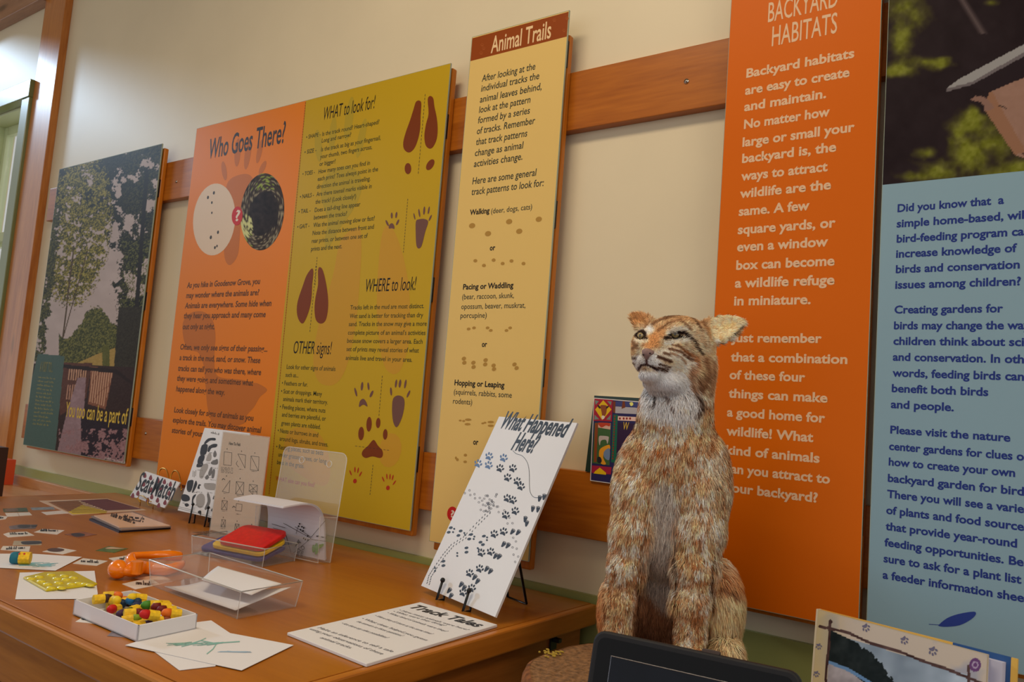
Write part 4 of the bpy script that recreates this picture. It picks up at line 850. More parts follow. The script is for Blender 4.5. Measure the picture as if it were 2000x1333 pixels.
# --- clear tray with paper
ZR = T+.052
q0, q1, q2, q3 = [onZ(*p, ZR) for p in ((291, 1094), (410, 1080), (591, 1136), (471, 1158))]
cen = (q0+q1+q2+q3)/4; uu = ((q1-q0)+(q2-q3))/2; vv = ((q3-q0)+(q2-q1))/2
t = thing('clear_tray', (cen[0], cen[1], T), 'large clear acrylic tray holding curled white paper, in the middle of the table', 'tray')
LU, LV = np.linalg.norm(uu), np.linalg.norm(vv); eu, ev = uu/LU, vv/LV
k = .94; A2 = cen-uu*k/2-vv*k/2; A2[2] = T
open_bin(t, A2, eu, LU*k, ev, LV*k, .052, T+.0005, .06)
def curled(name, A, e1, L1, e2, L2, zf, label, cat='paper', n=14, m=M_paper, parent=None):
    """a sheet spanning e1*L1 x e2*L2 whose height follows zf(s, t)"""
    V = []; Fc = []
    for th in (0, .0007):
        for i in range(n+1):
            for j in range(n+1):
                s_, t_ = i/n, j/n; p = A+e1*L1*s_+e2*L2*t_; V.append((p[0], p[1], zf(s_, t_)+th))
    N_ = (n+1)**2
    for i in range(n):
        for j in range(n):
            a = i*(n+1)+j; b = a+1; c_ = a+n+2; d = a+n+1
            Fc.append((a, b, c_, d)); Fc.append((N_+a, N_+d, N_+c_, N_+b))
    for i in range(n):
        for (a, b) in ((i, i+1), ((n)*(n+1)+i+1, n*(n+1)+i), ((i+1)*(n+1), i*(n+1)), (i*(n+1)+n, (i+1)*(n+1)+n)): Fc.append((a, N_+a, N_+b, b))
    o = mk(name, V, Fc, m, parent, smooth=True)
    if label: tag(o, label, cat)
    return o
Q = [onZ(*Zc(*p), T+z) for p, z in (((470, 545), .018), ((820, 500), .010), ((1640, 545), .05), ((1100, 770), .004))]
def sheet_bil(name, Q, lift, label, n=14, m=M_paper, parent=None, cat='paper'):
    V = []; Fc = []; Q = [np.array(q) for q in Q]
    for th in (0, .0012):
        for i in range(n+1):
            for j in range(n+1):
                s_, t_ = i/n, j/n; p = (Q[0]*(1-s_)+Q[1]*s_)*(1-t_)+(Q[3]*(1-s_)+Q[2]*s_)*t_; V.append((p[0], p[1], p[2]+lift(s_, t_)+th))
    N_ = (n+1)**2
    for i in range(n):
        for j in range(n):
            a = i*(n+1)+j; Fc.append((a, a+1, a+n+2, a+n+1)); Fc.append((N_+a, N_+a+n+1, N_+a+n+2, N_+a+1))
    for i in range(n):
        for (a, b) in ((i, i+1), (n*(n+1)+i+1, n*(n+1)+i), ((i+1)*(n+1), i*(n+1)), (i*(n+1)+n, (i+1)*(n+1)+n)): Fc.append((a, N_+a, N_+b, b))
    o = mk(name, V, Fc, m, parent, smooth=True)
    return tag(o, label, cat)
z1 = T+.006
def inT(a, b, z): p = cen+uu*a+vv*b; return np.array([p[0], p[1], z])
sheet_bil('paper_sheet', [onZ(*Zc(515, 548), T+.006), onZ(*Zc(835, 505), T+.012), onZ(*Zc(1565, 556), T+.040), onZ(*Zc(1105, 748), T+.005)], lambda s, t: -.010*math.sin(math.pi*t)*s-.004*math.sin(math.pi*s)*(1-t)+.002, 'curled cream sheet lying at the bottom of the clear tray')
sheet_bil('paper_sheet', [onZ(*Zc(825, 484), T+.034), onZ(*Zc(962, 372), T+.036), onZ(*Zc(1490, 518), T+.045), onZ(*Zc(1240, 612), T+.036)], lambda s, t: .002*math.sin(s*3.1), 'white notepaper pile standing higher inside the clear tray')
# ------------------------------------------------------------ things standing on the table
def board(x, y, yaw, lean, wd, h, z):
    U = np.array([math.cos(yaw), math.sin(yaw), 0]); N = np.array([-math.sin(yaw), math.cos(yaw), 0])
    Vv = N*math.sin(lean)+np.array([0, 0, math.cos(lean)]); o = np.array([x, y, z]); return Plane(o, U, Vv)
def plate(g, pl, wd, h, th, u0=0, v0=0):
    g.slab([pl.at(u0, v0), pl.at(u0+wd, v0), pl.at(u0+wd, v0+h), pl.at(u0, v0+h)], -pl.N*th); return g
def easel(t, pl, wd, h, th, m, r=.0026, ball=True, hooks=(.27, .68), back=.16, zt=T):
    """wire easel: two hooked feet in front, a frame behind the board and a hinged rear leg"""
    Bn = -pl.N*(th+r*1.2); lo = pl.o[2]
    for hk in hooks:
        u = hk*wd
        foot_ = pl.at(u, 0)+Bn; front = pl.at(u, 0)+pl.N*.012; 
        f0 = np.array([foot_[0], foot_[1], zt+r]); f1 = np.array([front[0], front[1], zt+r+.001])
        up_ = pl.at(u, .028)+pl.N*.012
        g = G(); g.tube([pl.at(u, h*.55)+Bn, pl.at(u, 0)+Bn, f0, f1, up_], r, 8)
        g.build('front_wire', m, t, smooth=True)
        if ball: g = G(); g.sphere(up_, r*1.9, 8); g.build('ball_tip', m, t, smooth=True)
    g = G(); a = pl.at(hooks[0]*wd, h*.55)+Bn; b = pl.at(hooks[1]*wd, h*.55)+Bn; g.tube([a, b], r, 8); g.build('cross_wire', m, t, smooth=True)
    c = pl.at(wd*.5, h*.52)+Bn; d = np.array([-pl.N[0], -pl.N[1], 0]); d /= np.linalg.norm(d)
    e1 = np.array([c[0], c[1], zt+r])+d*back-pl.U*.035; e2 = e1+pl.U*.07
    g = G(); g.tube([c-pl.U*.03, e1, e2, c+pl.U*.03], r, 8); g.build('rear_leg', m, t, smooth=True)
M_wire = mat('black_wire', (14, 14, 16), rough=.35)
M_gold = mat('brass_wire', (190, 140, 50), rough=.3, metal=1)
M_foam = mat('white_foamboard', (224, 222, 222), rough=.6)

# --- What Happened Here board
pl = board(-1.257, -.277, -.296, .430, .291, .439, .765)
t = thing('wire_easel', pl.at(.145, 0)*np.array([1, 1, 0])+np.array([0, .05, T]), 'black wire easel holding up the What Happened Here board', 'easel')
easel(t, pl, .291, .439, .005, M_wire, r=.0030, hooks=(.30, .66), back=.045+.02)
t = thing('track_board', pl.at(.145, 0), 'tall white board of animal tracks titled What Happened Here?', 'board')
plate(G(), pl, .291, .439, .005).build('board_sheet', M_foam, t)
def Ze(x, y): return (800+x/3.175, 800+y/3.175)
M_navy = mat('navy_stamp_ink', (44, 50, 62), rough=.6); M_bl = mat('blue_stamp_ink', (92, 118, 156), rough=.6)
def bline(nm, s, a, b, h, m, bold, shear):
    g = G(); put_text(g, pl, s, Ze(*a), Ze(*b), h, bold, shear); g.build(nm, m, t)['kind'] = 'stuff'
bline('heading', 'What Happened', (562, 114), (968, 174), .044, M_inkb, .028, .25)
bline('heading', 'Here?', (628, 248), (770, 272), .044, M_inkb, .028, .25)
paws = [(493, 293, 1), (583, 303, 1), (425, 338, 1), (490, 348, 1), (561, 367, 0), (640, 367, 0), (608, 425, 0), (668, 448, 0), (690, 480, 0), (606, 553, 0), (640, 565, 0), (655, 632, 0), (596, 658, 0), (583, 760, 0), (525, 775, 0), (445, 892, 0), (503, 885, 0), (435, 990, 0), (373, 1018, 0), (386, 1110, 0), (332, 1138, 0)]
for x, y, b in paws: g = G(); paw(g, pl, *Ze(x, y), 8.8, 22); g.build('paw_print', M_bl if b else M_navy, t)
for x, y in [(765, 614), (797, 617), (718, 678), (727, 705), (640, 757), (675, 762), (585, 835), (612, 843), (535, 908), (558, 912), (480, 988), (503, 1003), (405, 1040), (423, 1065), (322, 1085), (340, 1105), (248, 1122), (258, 1155), (807, 550), (835, 540)]:
    g = G(); foot(g, pl, *Ze(x, y), 7.2, 35 if x < 700 else 12); g.build('hind_foot_print', M_navy, t)
g = G()
for x, y in [(256, 735), (243, 763), (317, 755), (303, 783), (382, 777), (370, 805), (461, 787), (440, 825), (455, 840), (353, 860), (353, 887), (210, 943), (210, 970)]: shape(g, pl, ell(*Ze(x, y), 4, 2.6, -15, 9), .0003)
for x, y in [(277, 742), (270, 762), (340, 768), (345, 780), (402, 790), (398, 805), (481, 795), (480, 812), (423, 862), (430, 870), (296, 892), (296, 910), (158, 985), (158, 1003)]: shape(g, pl, ell(*Ze(x, y), 2, 2, 0, 8), .0003)
g.build('rabbit_tracks', M_inkb, t)['kind'] = 'stuff'
g = G(); r_ = random.Random(3)
tiny = [(343, 520), (372, 503), (377, 532), (403, 527), (406, 552), (436, 550), (430, 577), (553, 638), (548, 604), (588, 628), (619, 673), (608, 709), (639, 707), (643, 797), (660, 820), (639, 857), (665, 865), (645, 902), (674, 914), (655, 947)]+[(495+r_.gauss(0, 24), 600+r_.gauss(0, 30)) for i in range(34)]
for x, y in tiny: stroke(g, pl, ell(*Ze(x, y), 1.6, 1.9, r_.random()*90, 7), .6, closed=True)
g.build('mouse_tracks', mat('grey_stamp_ink', (92, 92, 100), rough=.6), t)['kind'] = 'stuff'
g = G()
PA = [(490, 645), (420, 715), (340, 800), (262, 850), (212, 910), (160, 985), (125, 1040), (110, 1100)]
for i in range(len(PA)-1):
    for k in range(4):
        f = k/4; x = PA[i][0]*(1-f)+PA[i+1][0]*f; y = PA[i][1]*(1-f)+PA[i+1][1]*f
        for s_ in (-1, 1): stroke(g, pl, [Ze(x+s_*7, y+s_*4), Ze(x+s_*7+5, y+s_*4-9)], 1.1)
g.build('bird_tracks', M_inkb, t)['kind'] = 'stuff'
g = G(); C_ = [Ze(*p) for p in catmull([(640, 255), (662, 276), (700, 290), (730, 330), (742, 385), (744, 480), (752, 522), (775, 547), (820, 545), (855, 528)], 5, False)]; stroke(g, pl, C_, .8); g.build('worm_trail', M_inkb, t)

# --- Track Tales board lying flat
P4 = [(820.5, 1176.7), (971.5, 1220.7), (716, 1297.6), (561, 1236)]
Q = ccw(quadZ(P4, T+.006)); Q = [np.array([q[0], q[1], T+.0006]) for q in Q]
t = thing('question_board', sum(Q)/4, 'white foam board titled Track Tales lying flat at the near corner of the table', 'board')
G().slab(Q, (0, 0, .0054)).build('board_sheet', M_foam, t, bevel=.001)
plt_ = FLATP(T+.006)
def Zf(x, y): return (540+x/3.2258, 1120+y/3.2258)
g = G(); put_text(g, plt_, 'Track Tales', Zf(828, 216), Zf(1262, 342), .032, .03, .1); g.build('heading', M_inkb, t)['kind'] = 'stuff'
g = G()
for s, a, b in (("• How many animals were here?", (765, 235), (1200, 362)), ("• What were they doing?", (728, 243), (1056, 335)), ("• What kind of animals were they?", (690, 252), (1065, 372)), ("• Were they all there at the same time?", (612, 270), (972, 388)), ("• What clues helped you guess", (530, 288), (940, 428)), ("the answers to those questions?", (500, 308), (785, 400)), ("• Are there any other possibilities?", (402, 318), (690, 412)), ("Make an inference to tell a tale", (255, 347), (725, 500)), ("using your observations of these", (205, 355), (660, 515)), ("animal tracks.", (270, 410), (465, 478))):
    put_text(g, plt_, s, Zf(*a), Zf(*b), .0095, .0, .1, None, .0004)
g.build('questions', mat('grey_marker', (108, 108, 116), rough=.6), t)['kind'] = 'stuff'

# --- Scat Match card on brass easel
pl = board(-2.84, -.135, -.05, .22, .28, .12, .770)
q = [pl.hit(*p) for p in ((254, 969), (321, 993), (352, 943), (284, 921))]
t = thing('brass_easel', q[0]*np.array([1, 1, 0])+np.array([.1, .03, T]), 'twisted brass wire easel behind the Scat Match card', 'easel')
o0 = pl.uv(q[0]); wd = pl.uv(q[1])[0]-o0[0]; hh = pl.uv(q[3])[1]-o0[1]
b0 = pl.at(*o0)-pl.N*.006
plb = Plane(pl.o-pl.N*.009, pl.U, pl.V); plf = Plane(pl.o+pl.N*.006, pl.U, pl.V)
for P in ([(300, 560), (310, 475), (325, 435), (350, 424), (380, 440), (395, 500), (395, 580)], [(405, 580), (415, 500), (435, 455), (460, 445), (485, 470), (500, 530), (508, 620)]):
    g = G(); C_ = catmull([plb.hit(*Zb(*p)) for p in P], 8, False); g.tube(C_, [.0016+.0011*(i % 2) for i in range(len(C_))], 6); g.build('wire_loop', M_gold, t, smooth=True)
g = G(); C_ = [plf.hit(*Zb(*p)) for p in ((150, 722), (130, 685), (140, 660), (170, 662), (222, 698), (212, 722), (225, 745), (250, 745))]; g.tube(C_, .0016, 6); g.build('front_hook', M_gold, t, smooth=True)
for s_ in (.25, .62):
    a = pl.at(*(o0+np.array([wd*s_, -.001]))); g = G(); g.tube([a-pl.N*.009, a+pl.N*.006], .0014, 6); g.tube([a-pl.N*.009, np.array([a[0], a[1], T+.001])-pl.N*np.array([.009, .009, 0])], .0014, 6); g.build('foot_wire', M_gold, t, smooth=True)
d = np.array([-pl.N[0], -pl.N[1], 0]); d /= np.linalg.norm(d); c = pl.at(*(o0+np.array([wd*.5, hh*.8])))-pl.N*.008
g = G(); g.tube([c, np.array([c[0], c[1], T+.003])+d*.04], .0024, 6); g.build('rear_leg', M_gold, t, smooth=True)
t = thing('title_card', q[0], 'small white card reading Scat Match with red drops, on a brass easel', 'card')
G().slab([q[0], q[1], q[2], q[3]], -pl.N*.004).build('card_sheet', M_foam, t)
g = G()
for i, (x, y) in enumerate([(190, 485), (240, 505), (305, 530), (360, 540), (412, 560), (130, 640), (250, 670), (300, 700), (365, 720), (180, 560), (245, 610), (330, 600), (400, 640), (215, 700), (85, 660), (310, 745)]):
    c = Zb(x, y); shape(g, pl, [(c[0]+1.2, c[1]-5.5), (c[0]+3.4, c[1]+1), (c[0]+1.4, c[1]+5), (c[0]-2.6, c[1]+4), (c[0]-3, c[1])], .0003, 3)
g.build('red_drop', mat('plum_ink', (128, 52, 58), rough=.6), t)['kind'] = 'stuff'
g = G(); put_text(g, pl, 'Scat', Zb(108, 605), Zb(236, 645), .062, .016, .15, None, .0007); put_text(g, pl, 'Match', Zb(240, 650), Zb(428, 705), .062, .016, .15, None, .0007); g.build('lettering', M_inkb, t)['kind'] = 'stuff'

# --- mammal scat poster on black easel
_b = onZ(340.6, 996, .782); pl = board(_b[0], _b[1], .03, .24, .235, .297, .782)
q = [pl.hit(*p) for p in ((340.6, 996), (425, 1020), (501, 849), (406.5, 836))]
uv = [pl.uv(a) for a in q]; x0, y0 = (uv[0][0]+uv[3][0])/2, 0; wd = .235; hh = (uv[3][1]+uv[2][1])/2
ple = Plane(pl.at(x0, 0), pl.U, pl.V)
t = thing('wire_easel', ple.at(.11, 0)*np.array([1, 1, 0])+np.array([0, .03, T]), 'black wire easel holding up the mammal scat poster', 'easel')
easel(t, ple, wd, hh, .004, M_wire, r=.0026, hooks=(.36, .70), back=.02)
t = thing('scat_poster', ple.at(.11, 0), 'white poster of dark scat drawings standing behind the folding instructions', 'poster')
plate(G(), ple, wd, hh, .0035).build('poster_sheet', M_foam, t)
pl = ple; M_g1 = mat('graphite_dark', (46, 44, 46), rough=.6); M_g2 = mat('graphite_mid', (112, 108, 104), rough=.6); M_g3 = mat('graphite_pale', (160, 154, 148), rough=.6)
SC = [('d', [(705, 205), (740, 165), (800, 160), (802, 182), (760, 182), (720, 210)]), ('d', [(735, 275), (745, 235), (785, 212), (820, 215), (810, 240), (770, 248), (750, 280)]), ('d', [(685, 225), (735, 218), (722, 298), (672, 308)]), ('d', [(665, 318), (710, 312), (695, 368), (648, 378)]), ('d', [(650, 380), (695, 372), (685, 410), (640, 412)]), ('m', [(785, 300), (800, 268), (815, 300), (805, 325), (788, 325)]), ('p', [(722, 355), (740, 300), (760, 290), (770, 320), (760, 358)]), ('m', [(765, 370), (800, 350), (822, 345), (822, 388), (775, 390)]), ('p', [(665, 500), (670, 440), (700, 390), (735, 385), (738, 420), (712, 470), (690, 510)]), ('m', [(740, 470), (760, 420), (775, 415), (775, 460), (755, 490)]), ('m', [(770, 480), (785, 430), (800, 440), (792, 500), (775, 510)]), ('m', [(715, 500), (735, 478), (748, 500), (735, 520), (718, 518)]), ('d', [(555, 600), (560, 540), (590, 525), (612, 530), (610, 570), (590, 625), (565, 625)]), ('d', [(600, 630), (620, 560), (635, 530), (645, 560), (630, 600), (610, 632)]), ('d', [(648, 590), (660, 562), (680, 568), (665, 580), (668, 600), (652, 602)]), ('p', [(705, 560), (745, 552), (805, 560), (800, 608), (760, 612), (715, 600)]), ('d', [(512, 700), (510, 660), (535, 648), (575, 665), (580, 700), (545, 712)]), ('d', [(598, 735), (605, 670), (635, 648), (630, 665), (612, 700), (615, 740)]), ('p', [(640, 740), (640, 670), (680, 640), (710, 670), (705, 740), (670, 768)]), ('m', [(710, 770), (735, 710), (730, 650), (745, 640), (762, 700), (745, 755), (720, 785)]), ('d', [(535, 735), (560, 728), (575, 745), (550, 758)]), ('d', [(652, 800), (665, 790), (680, 796), (678, 832), (665, 820), (655, 815)]), ('d', [(765, 790), (775, 770), (780, 790), (775, 800)]), ('d', [(780, 690), (790, 660), (800, 670), (795, 690)])]
for k, P in SC: g = G(); shape(g, pl, fz(Zb, P), .0003, 3); g.build('scat_drawing', {'d': M_g1, 'm': M_g2, 'p': M_g3}[k], t)
g = G()
for a in ((610, 445), (622, 450), (634, 440)): stroke(g, pl, [Zb(*a), Zb(a[0]-3, a[1]+50)], .8)
stroke(g, pl, [Zb(465, 765), Zb(790, 850)], .6); stroke(g, pl, [Zb(470, 752), Zb(600, 786)], .6)
for k, P in SC[:20]:
    m_ = np.mean(P, 0)+np.array([0, 52 if k != 'd' else 45]); scribble(g, pl, Zb(m_[0]-22, m_[1]), Zb(m_[0]+22, m_[1]+6), 1.1, .5, 1.2)
scribble(g, pl, Zb(765, 118), Zb(835, 135), 4, .7, 1.6)
g.build('captions', M_g2, t)['kind'] = 'stuff'

# --- folding instructions in a clear sign holder
pl = board(-2.165, -.218, .037, .03, .216, .30, T+.002)
q = [pl.hit(*p) for p in ((417, 1042), (502, 1056), (525, 855), (429, 842))]
uv = [pl.uv(a) for a in q]; x0 = (uv[0][0]+uv[3][0])/2; x1 = (uv[1][0]+uv[2][0])/2; hh = (uv[3][1]+uv[2][1])/2
pl = Plane(pl.at(x0, 0), pl.U, pl.V); wd = x1-x0
t = thing('sign_holder', pl.at(wd/2, 0), 'clear upright acrylic sign holder around the folding instructions', 'sign holder')
plate(G(), Plane(pl.at(0, 0, .0035), pl.U, pl.V), wd, hh, .002).build('front_pane', Macr, t)
plate(G(), Plane(pl.at(0, 0, -.0025), pl.U, pl.V), wd, hh, .002).build('back_pane', Macr, t)
G().slab([pl.at(0, 0, .0), pl.at(wd, 0, .0), pl.at(wd, 0, 0)+np.array([0, -.06, 0]), pl.at(0, 0, 0)+np.array([0, -.06, 0])], (0, 0, -.0015)).build('base_pane', Macr, t)
g = G(); g.tube([pl.at(0, 0), pl.at(0, hh), pl.at(wd, hh), pl.at(wd, 0)], .0013, 5); g.build('pane_edge', clear('acrylic_corner'), t)
t = thing('instruction_sheet', pl.at(wd/2, .003), 'beige sheet of folding diagrams headed How To Fold in a clear holder', 'sheet')
plate(G(), Plane(pl.at(.002, .003, .0006), pl.U, pl.V), wd-.004, hh-.005, .0008).build('paper', mat('beige_paper', (216, 194, 172), rough=.6), t)
M_th = mat('thin_black_ink', (40, 34, 32), rough=.6)
pl0 = pl; pl = Plane(pl.at(0, 0, .0008), pl.U, pl.V)
g = G(); put_text(g, pl, 'How To Fold', Zb(920, 218), Zb(1018, 230), .0085, .03, 0); g.build('heading', M_th, t)['kind'] = 'stuff'
def dia(lines, wd_=.75):
    g = G()
    for P in lines: stroke(g, pl, fz(Zb, P), wd_, .0003)
    g.build('fold_diagram', M_th, t)['kind'] = 'stuff'
def R4(x, y, w_, h_): return [(x, y), (x+w_, y+w_*.12), (x+w_-5, y+h_+w_*.12), (x-6, y+h_), (x, y)]
dia([R4(880, 280, 66, 112)]); dia([[(998, 298), (1065, 308), (1060, 422), (998, 298)], catmull([(995, 360), (985, 385), (1005, 412)], 4, False)]); dia([R4(1112, 316, 70, 120), [(1112, 316), (1175, 442)]])
dia([[(930, 528), (922, 636), (863, 625), (930, 528)]]); dia([R4(985, 538, 66, 108), [(985, 538), (1045, 655)], [(1050, 546), (978, 646)]]); dia([R4(1100, 562, 68, 60), [(1168, 572), (1160, 690), (1100, 620)], [(1100, 562), (1160, 628)], [(1168, 572), (1095, 622)], [(1130, 595), (1128, 660)]])
dia([R4(862, 702, 46, 78), [(862, 702), (903, 785)], [(908, 708), (857, 780)]]); dia([R4(985, 730, 50, 60)]); dia([R4(858, 868, 34, 62), [(860, 868), (888, 935)], [(890, 872), (854, 930)]]); dia([R4(976, 905, 34, 62), [(976, 905), (1004, 970)], [(1008, 910), (972, 962)]])
g = G(); stroke(g, pl, fz(Zb, R4(1088, 932, 64, 66)), 1.0); stroke(g, pl, fz(Zb, [(1120, 935), (1118, 1002)]), .8); g.build('red_fold_diagram', mat('brick_ink', (160, 72, 56), rough=.6), t)['kind'] = 'stuff'
g = G()
for i in range(5): scribble(g, pl, Zb(852, 415+i*11), Zb(955, 425+i*11), 1, .45, 1.1)
for a in ((905, 255), (1030, 275), (1145, 290), (900, 490), (1018, 512), (1132, 535), (880, 682), (1005, 705), (872, 850), (992, 882), (1118, 912)): shape(g, pl, ell(*Zb(*a), .8, 1.6, 0, 6), .0003)
for a in ((872, 518), (962, 758)): stroke(g, pl, fz(Zb, [(a[0]-10, a[1]+6), (a[0], a[1]-6), (a[0]+14, a[1]+4)]), 1.4)
for a in ((895, 640), (1010, 662), (1125, 690), (880, 795), (1005, 822), (870, 945), (990, 982), (1028, 432), (1140, 450)): scribble(g, pl, Zb(a[0]-20, a[1]), Zb(a[0]+18, a[1]+4), 1, .45, 1.1)
g.build('captions', M_th, t)['kind'] = 'stuff'

# --- brochure holder with flopped sheets
pl = board(-1.80, -.250, .10, .10, .26, .29, T+.002)
q = {k: pl.uv(pl.hit(*p)) for k, p in dict(bl=(520, 1075), br=(655, 1108), tr=(668, 886), tl=(556, 872)).items()}
x0 = (q['bl'][0]+q['tl'][0])/2; x1 = (q['br'][0]+q['tr'][0])/2; hh = (q['tr'][1]+q['tl'][1])/2
x0 = q['bl'][0]
pb = Plane(pl.at(x0, 0), pl.U, pl.V); wd = x1-x0
t = thing('leaflet_holder', pb.at(wd/2, 0), 'clear acrylic leaflet holder with a tall back and two screw holes', 'leaflet holder')
Mh = clear('hazy_acrylic', alpha=.07, refl=.3)
rr = .02; out = []
for (cx, cy, a0_) in ((wd-rr, hh-rr, 0), (rr, hh-rr, 90)):
    for k in range(5): a = math.radians(a0_+k*22.5); out.append((cx+rr*math.cos(a), cy+rr*math.sin(a)))
out = [(0, 0), (wd, 0)]+out
G().slab([pb.at(*p) for p in out], -pb.N*.003).build('back_pane', Mh, t)
g = G(); g.tube([pb.at(*p) for p in out], .0014, 5, closed=True); g.build('pane_edge', clear('acrylic_corner'), t)
for p in ((590.0, 899), (643.5, 907)):
    c = pb.uv(pb.hit(*p)); P = [pb.at(c[0]+.009*math.cos(a), c[1]+.009*math.sin(a), .001) for a in [i*math.pi/8 for i in range(16)]]
    g = G(); g.tube(P, .0012, 5, closed=True); g.build('screw_hole', clear('acrylic_corner'), t, smooth=True)
FH = .115; dp = .045
for e in ((0, .002), (wd-.002, wd)): G().slab([pb.at(e[0], 0), pb.at(e[0], FH), pb.at(e[0], FH, dp+.02), pb.at(e[0], 0, dp)], pb.U*.002).build('side_pane', Mh, t)
G().slab([pb.at(0, 0, dp), pb.at(wd, 0, dp), pb.at(wd, FH*.5, dp+.01), pb.at(0, FH*.5, dp+.01)], pb.N*.002).build('front_pane', Mh, t)
g = G(); g.tube([pb.at(0, FH, .0), pb.at(0, FH, dp+.02), pb.at(0, 0, dp), pb.at(wd, 0, dp), pb.at(wd, FH, dp+.02), pb.at(wd, FH, 0)], .0013, 5); g.build('pane_edge', clear('acrylic_corner'), t)
# folded worksheets standing in it, flopping forward over the front
M_pg = mat('worksheet_paper', (214, 210, 216), rough=.6)
def flop(shift, w0, w1, label, k):
    """profile: up from the foot, curving over and down towards the viewer (u along the holder, then out along N)"""
    prof = [(.004, .012+shift), (.05, .020+shift), (.09, .026+shift), (.118, .036+shift), (.134, .052+shift*1.1), (.140, .072+shift*1.1), (.139, .095+shift), (.134, .12+shift), (.127, .15+shift)]
    prof = [(v_+k*.0016, n_) for v_, n_ in prof]
    C_ = catmull([np.array(p) for p in prof], 3, False); V = []; Fc = []
    for i, p in enumerate(C_):
        for th in (0, .0011):
            f = i/len(C_)
            for u_ in (w0-f*.01, w1-f*.045): V.append(pb.at(u_, p[0]+th*(1 if i > 8 else 0), p[1]-th*(1 if i <= 8 else 0)))
    for i in range(len(C_)-1):
        a = i*4; b = a+4
        Fc += [(a, a+1, b+1, b), (a+2, b+2, b+3, a+3), (a, b, b+2, a+2), (a+1, a+3, b+3, b+1)]
    Fc += [(0, 2, 3, 1), (len(V)-4, len(V)-3, len(V)-1, len(V)-2)]
    o = mk('folded_worksheet', V, Fc, M_pg, None, smooth=False)
    return tag(o, label, 'worksheet', 'worksheets flopping over in the clear holder'), C_
for k, lb in ((0, 'front folded worksheet with line drawings in the clear holder'), (1, 'middle folded worksheet in the clear holder'), (2, 'rear folded white worksheet topmost on the flopped pile')):
    o, C_ = flop(-.0016*k-.001, .012, wd-.008, lb, k)
    if k == 0: fo = o
# drawings on the upright part of the front sheet
pf = Plane(pb.at(0, .004, .0128), pb.U, (pb.V*.086+pb.N*.014)/np.linalg.norm(pb.V*.086+pb.N*.014))
g = G(); mv = .0026
L_ = [[(1415, 985), (1470, 1170), (1640, 1030), (1400, 900)], [(1500, 930), (1640, 1020), (1760, 880)], [(1470, 1170), (1420, 990)], [(1300, 905), (1415, 940)], [(1310, 940), (1405, 965)], [(1410, 985), (1390, 1130)], [(1640, 1040), (1770, 1056)], [(1525, 930), (1510, 990)]]
def rayface(p, off): d = ray(*p); n_ = pf.N; o_ = pf.o+n_*off; return CAM+d*(((o_-CAM)@n_)/(d@n_))
for P in L_: stroke(g, pf, fz(Zb, P), .8, mv)
for P in ((1540, 905), (1560, 930), (1548, 955), (1575, 940), (1570, 965), (1532, 925)): shape(g, pf, ell(*Zb(*P), 1.8, 1.8, 0, 7), mv)
for P in ((1610, 1010), (1590, 1040), (1612, 1045), (1575, 1030)): shape(g, pf, ell(*Zb(*P), 1.3, 2.2, 20, 7), mv)
for i in range(7): stroke(g, pf, fz(Zb, [(1500+i*5, 1105-i*6), (1530+i*4, 1040+i*5)]), .9, mv)
scribble(g, pf, Zb(1400, 1020), Zb(1390, 1150), 2.6, .6, 1.4); scribble(g, pf, Zb(1680, 1015), Zb(1765, 1030), 3, .8, 1.5)
q_ = g.build('line_drawing', M_th, fo); q_['kind'] = 'stuff'
g = G(); put_text(g, pf, 'Crime', Zb(1585, 1105), Zb(1560, 1200), .012, .01, .2, None, mv); put_text(g, pf, 'Line', Zb(1548, 1130), Zb(1530, 1190), .012, .01, .2, None, mv); g.build('title_lettering', M_th, fo)['kind'] = 'stuff'
g = G()
for i in range(9): a = (1310+i*6, 1000+i*12); stroke(g, pf, fz(Zb, [(a[0]-14, a[1]+14), a, (a[0]+22, a[1]+4)]), 1.0, mv)
g.build('green_lettering', mat('dark_leaf_ink', (62, 104, 84), rough=.6), fo)['kind'] = 'stuff'
g = G()
for (x, y, a) in ((1660, 1120, -20), (1680, 1105, -5), (1700, 1110, 15), (1720, 1100, 35), (1690, 1140, 0)): shape(g, pf, ell(*Zb(x, y), 3, 8, a+20, 9), mv)
g.build('green_leaf_drawing', mat('leaf_ink', (120, 158, 84), rough=.6), fo)['kind'] = 'stuff'

# --- far left bits on the bench
M_card2 = mat('orange_card', (214, 80, 40), rough=.5)
c = onZ(11, 945, .69); t = thing('orange_leaflet_box', c, 'small orange box with a white mark on the bench, far left edge', 'box')
G().box(c[0]-.03, c[0]+.05, c[1]-.03, c[1]+.01, .6905, .80).build('carton', M_card2, t)
G().box(c[0]-.012, c[0]+.02, c[1]-.0312, c[1]-.03, .72, .775).build('white_mark', M_paper, t)
c = onZ(0, 985, .69); 
o = G().box(c[0]-.085, c[0]-.012, c[1]-.04, c[1]+.01, .6905, .90).build('dark_upright_book', mat('dark_cover', (62, 40, 32), rough=.5), None, bevel=.002); tag(o, 'dark brown book standing on the bench, cut off by the left side of the photo', 'book')

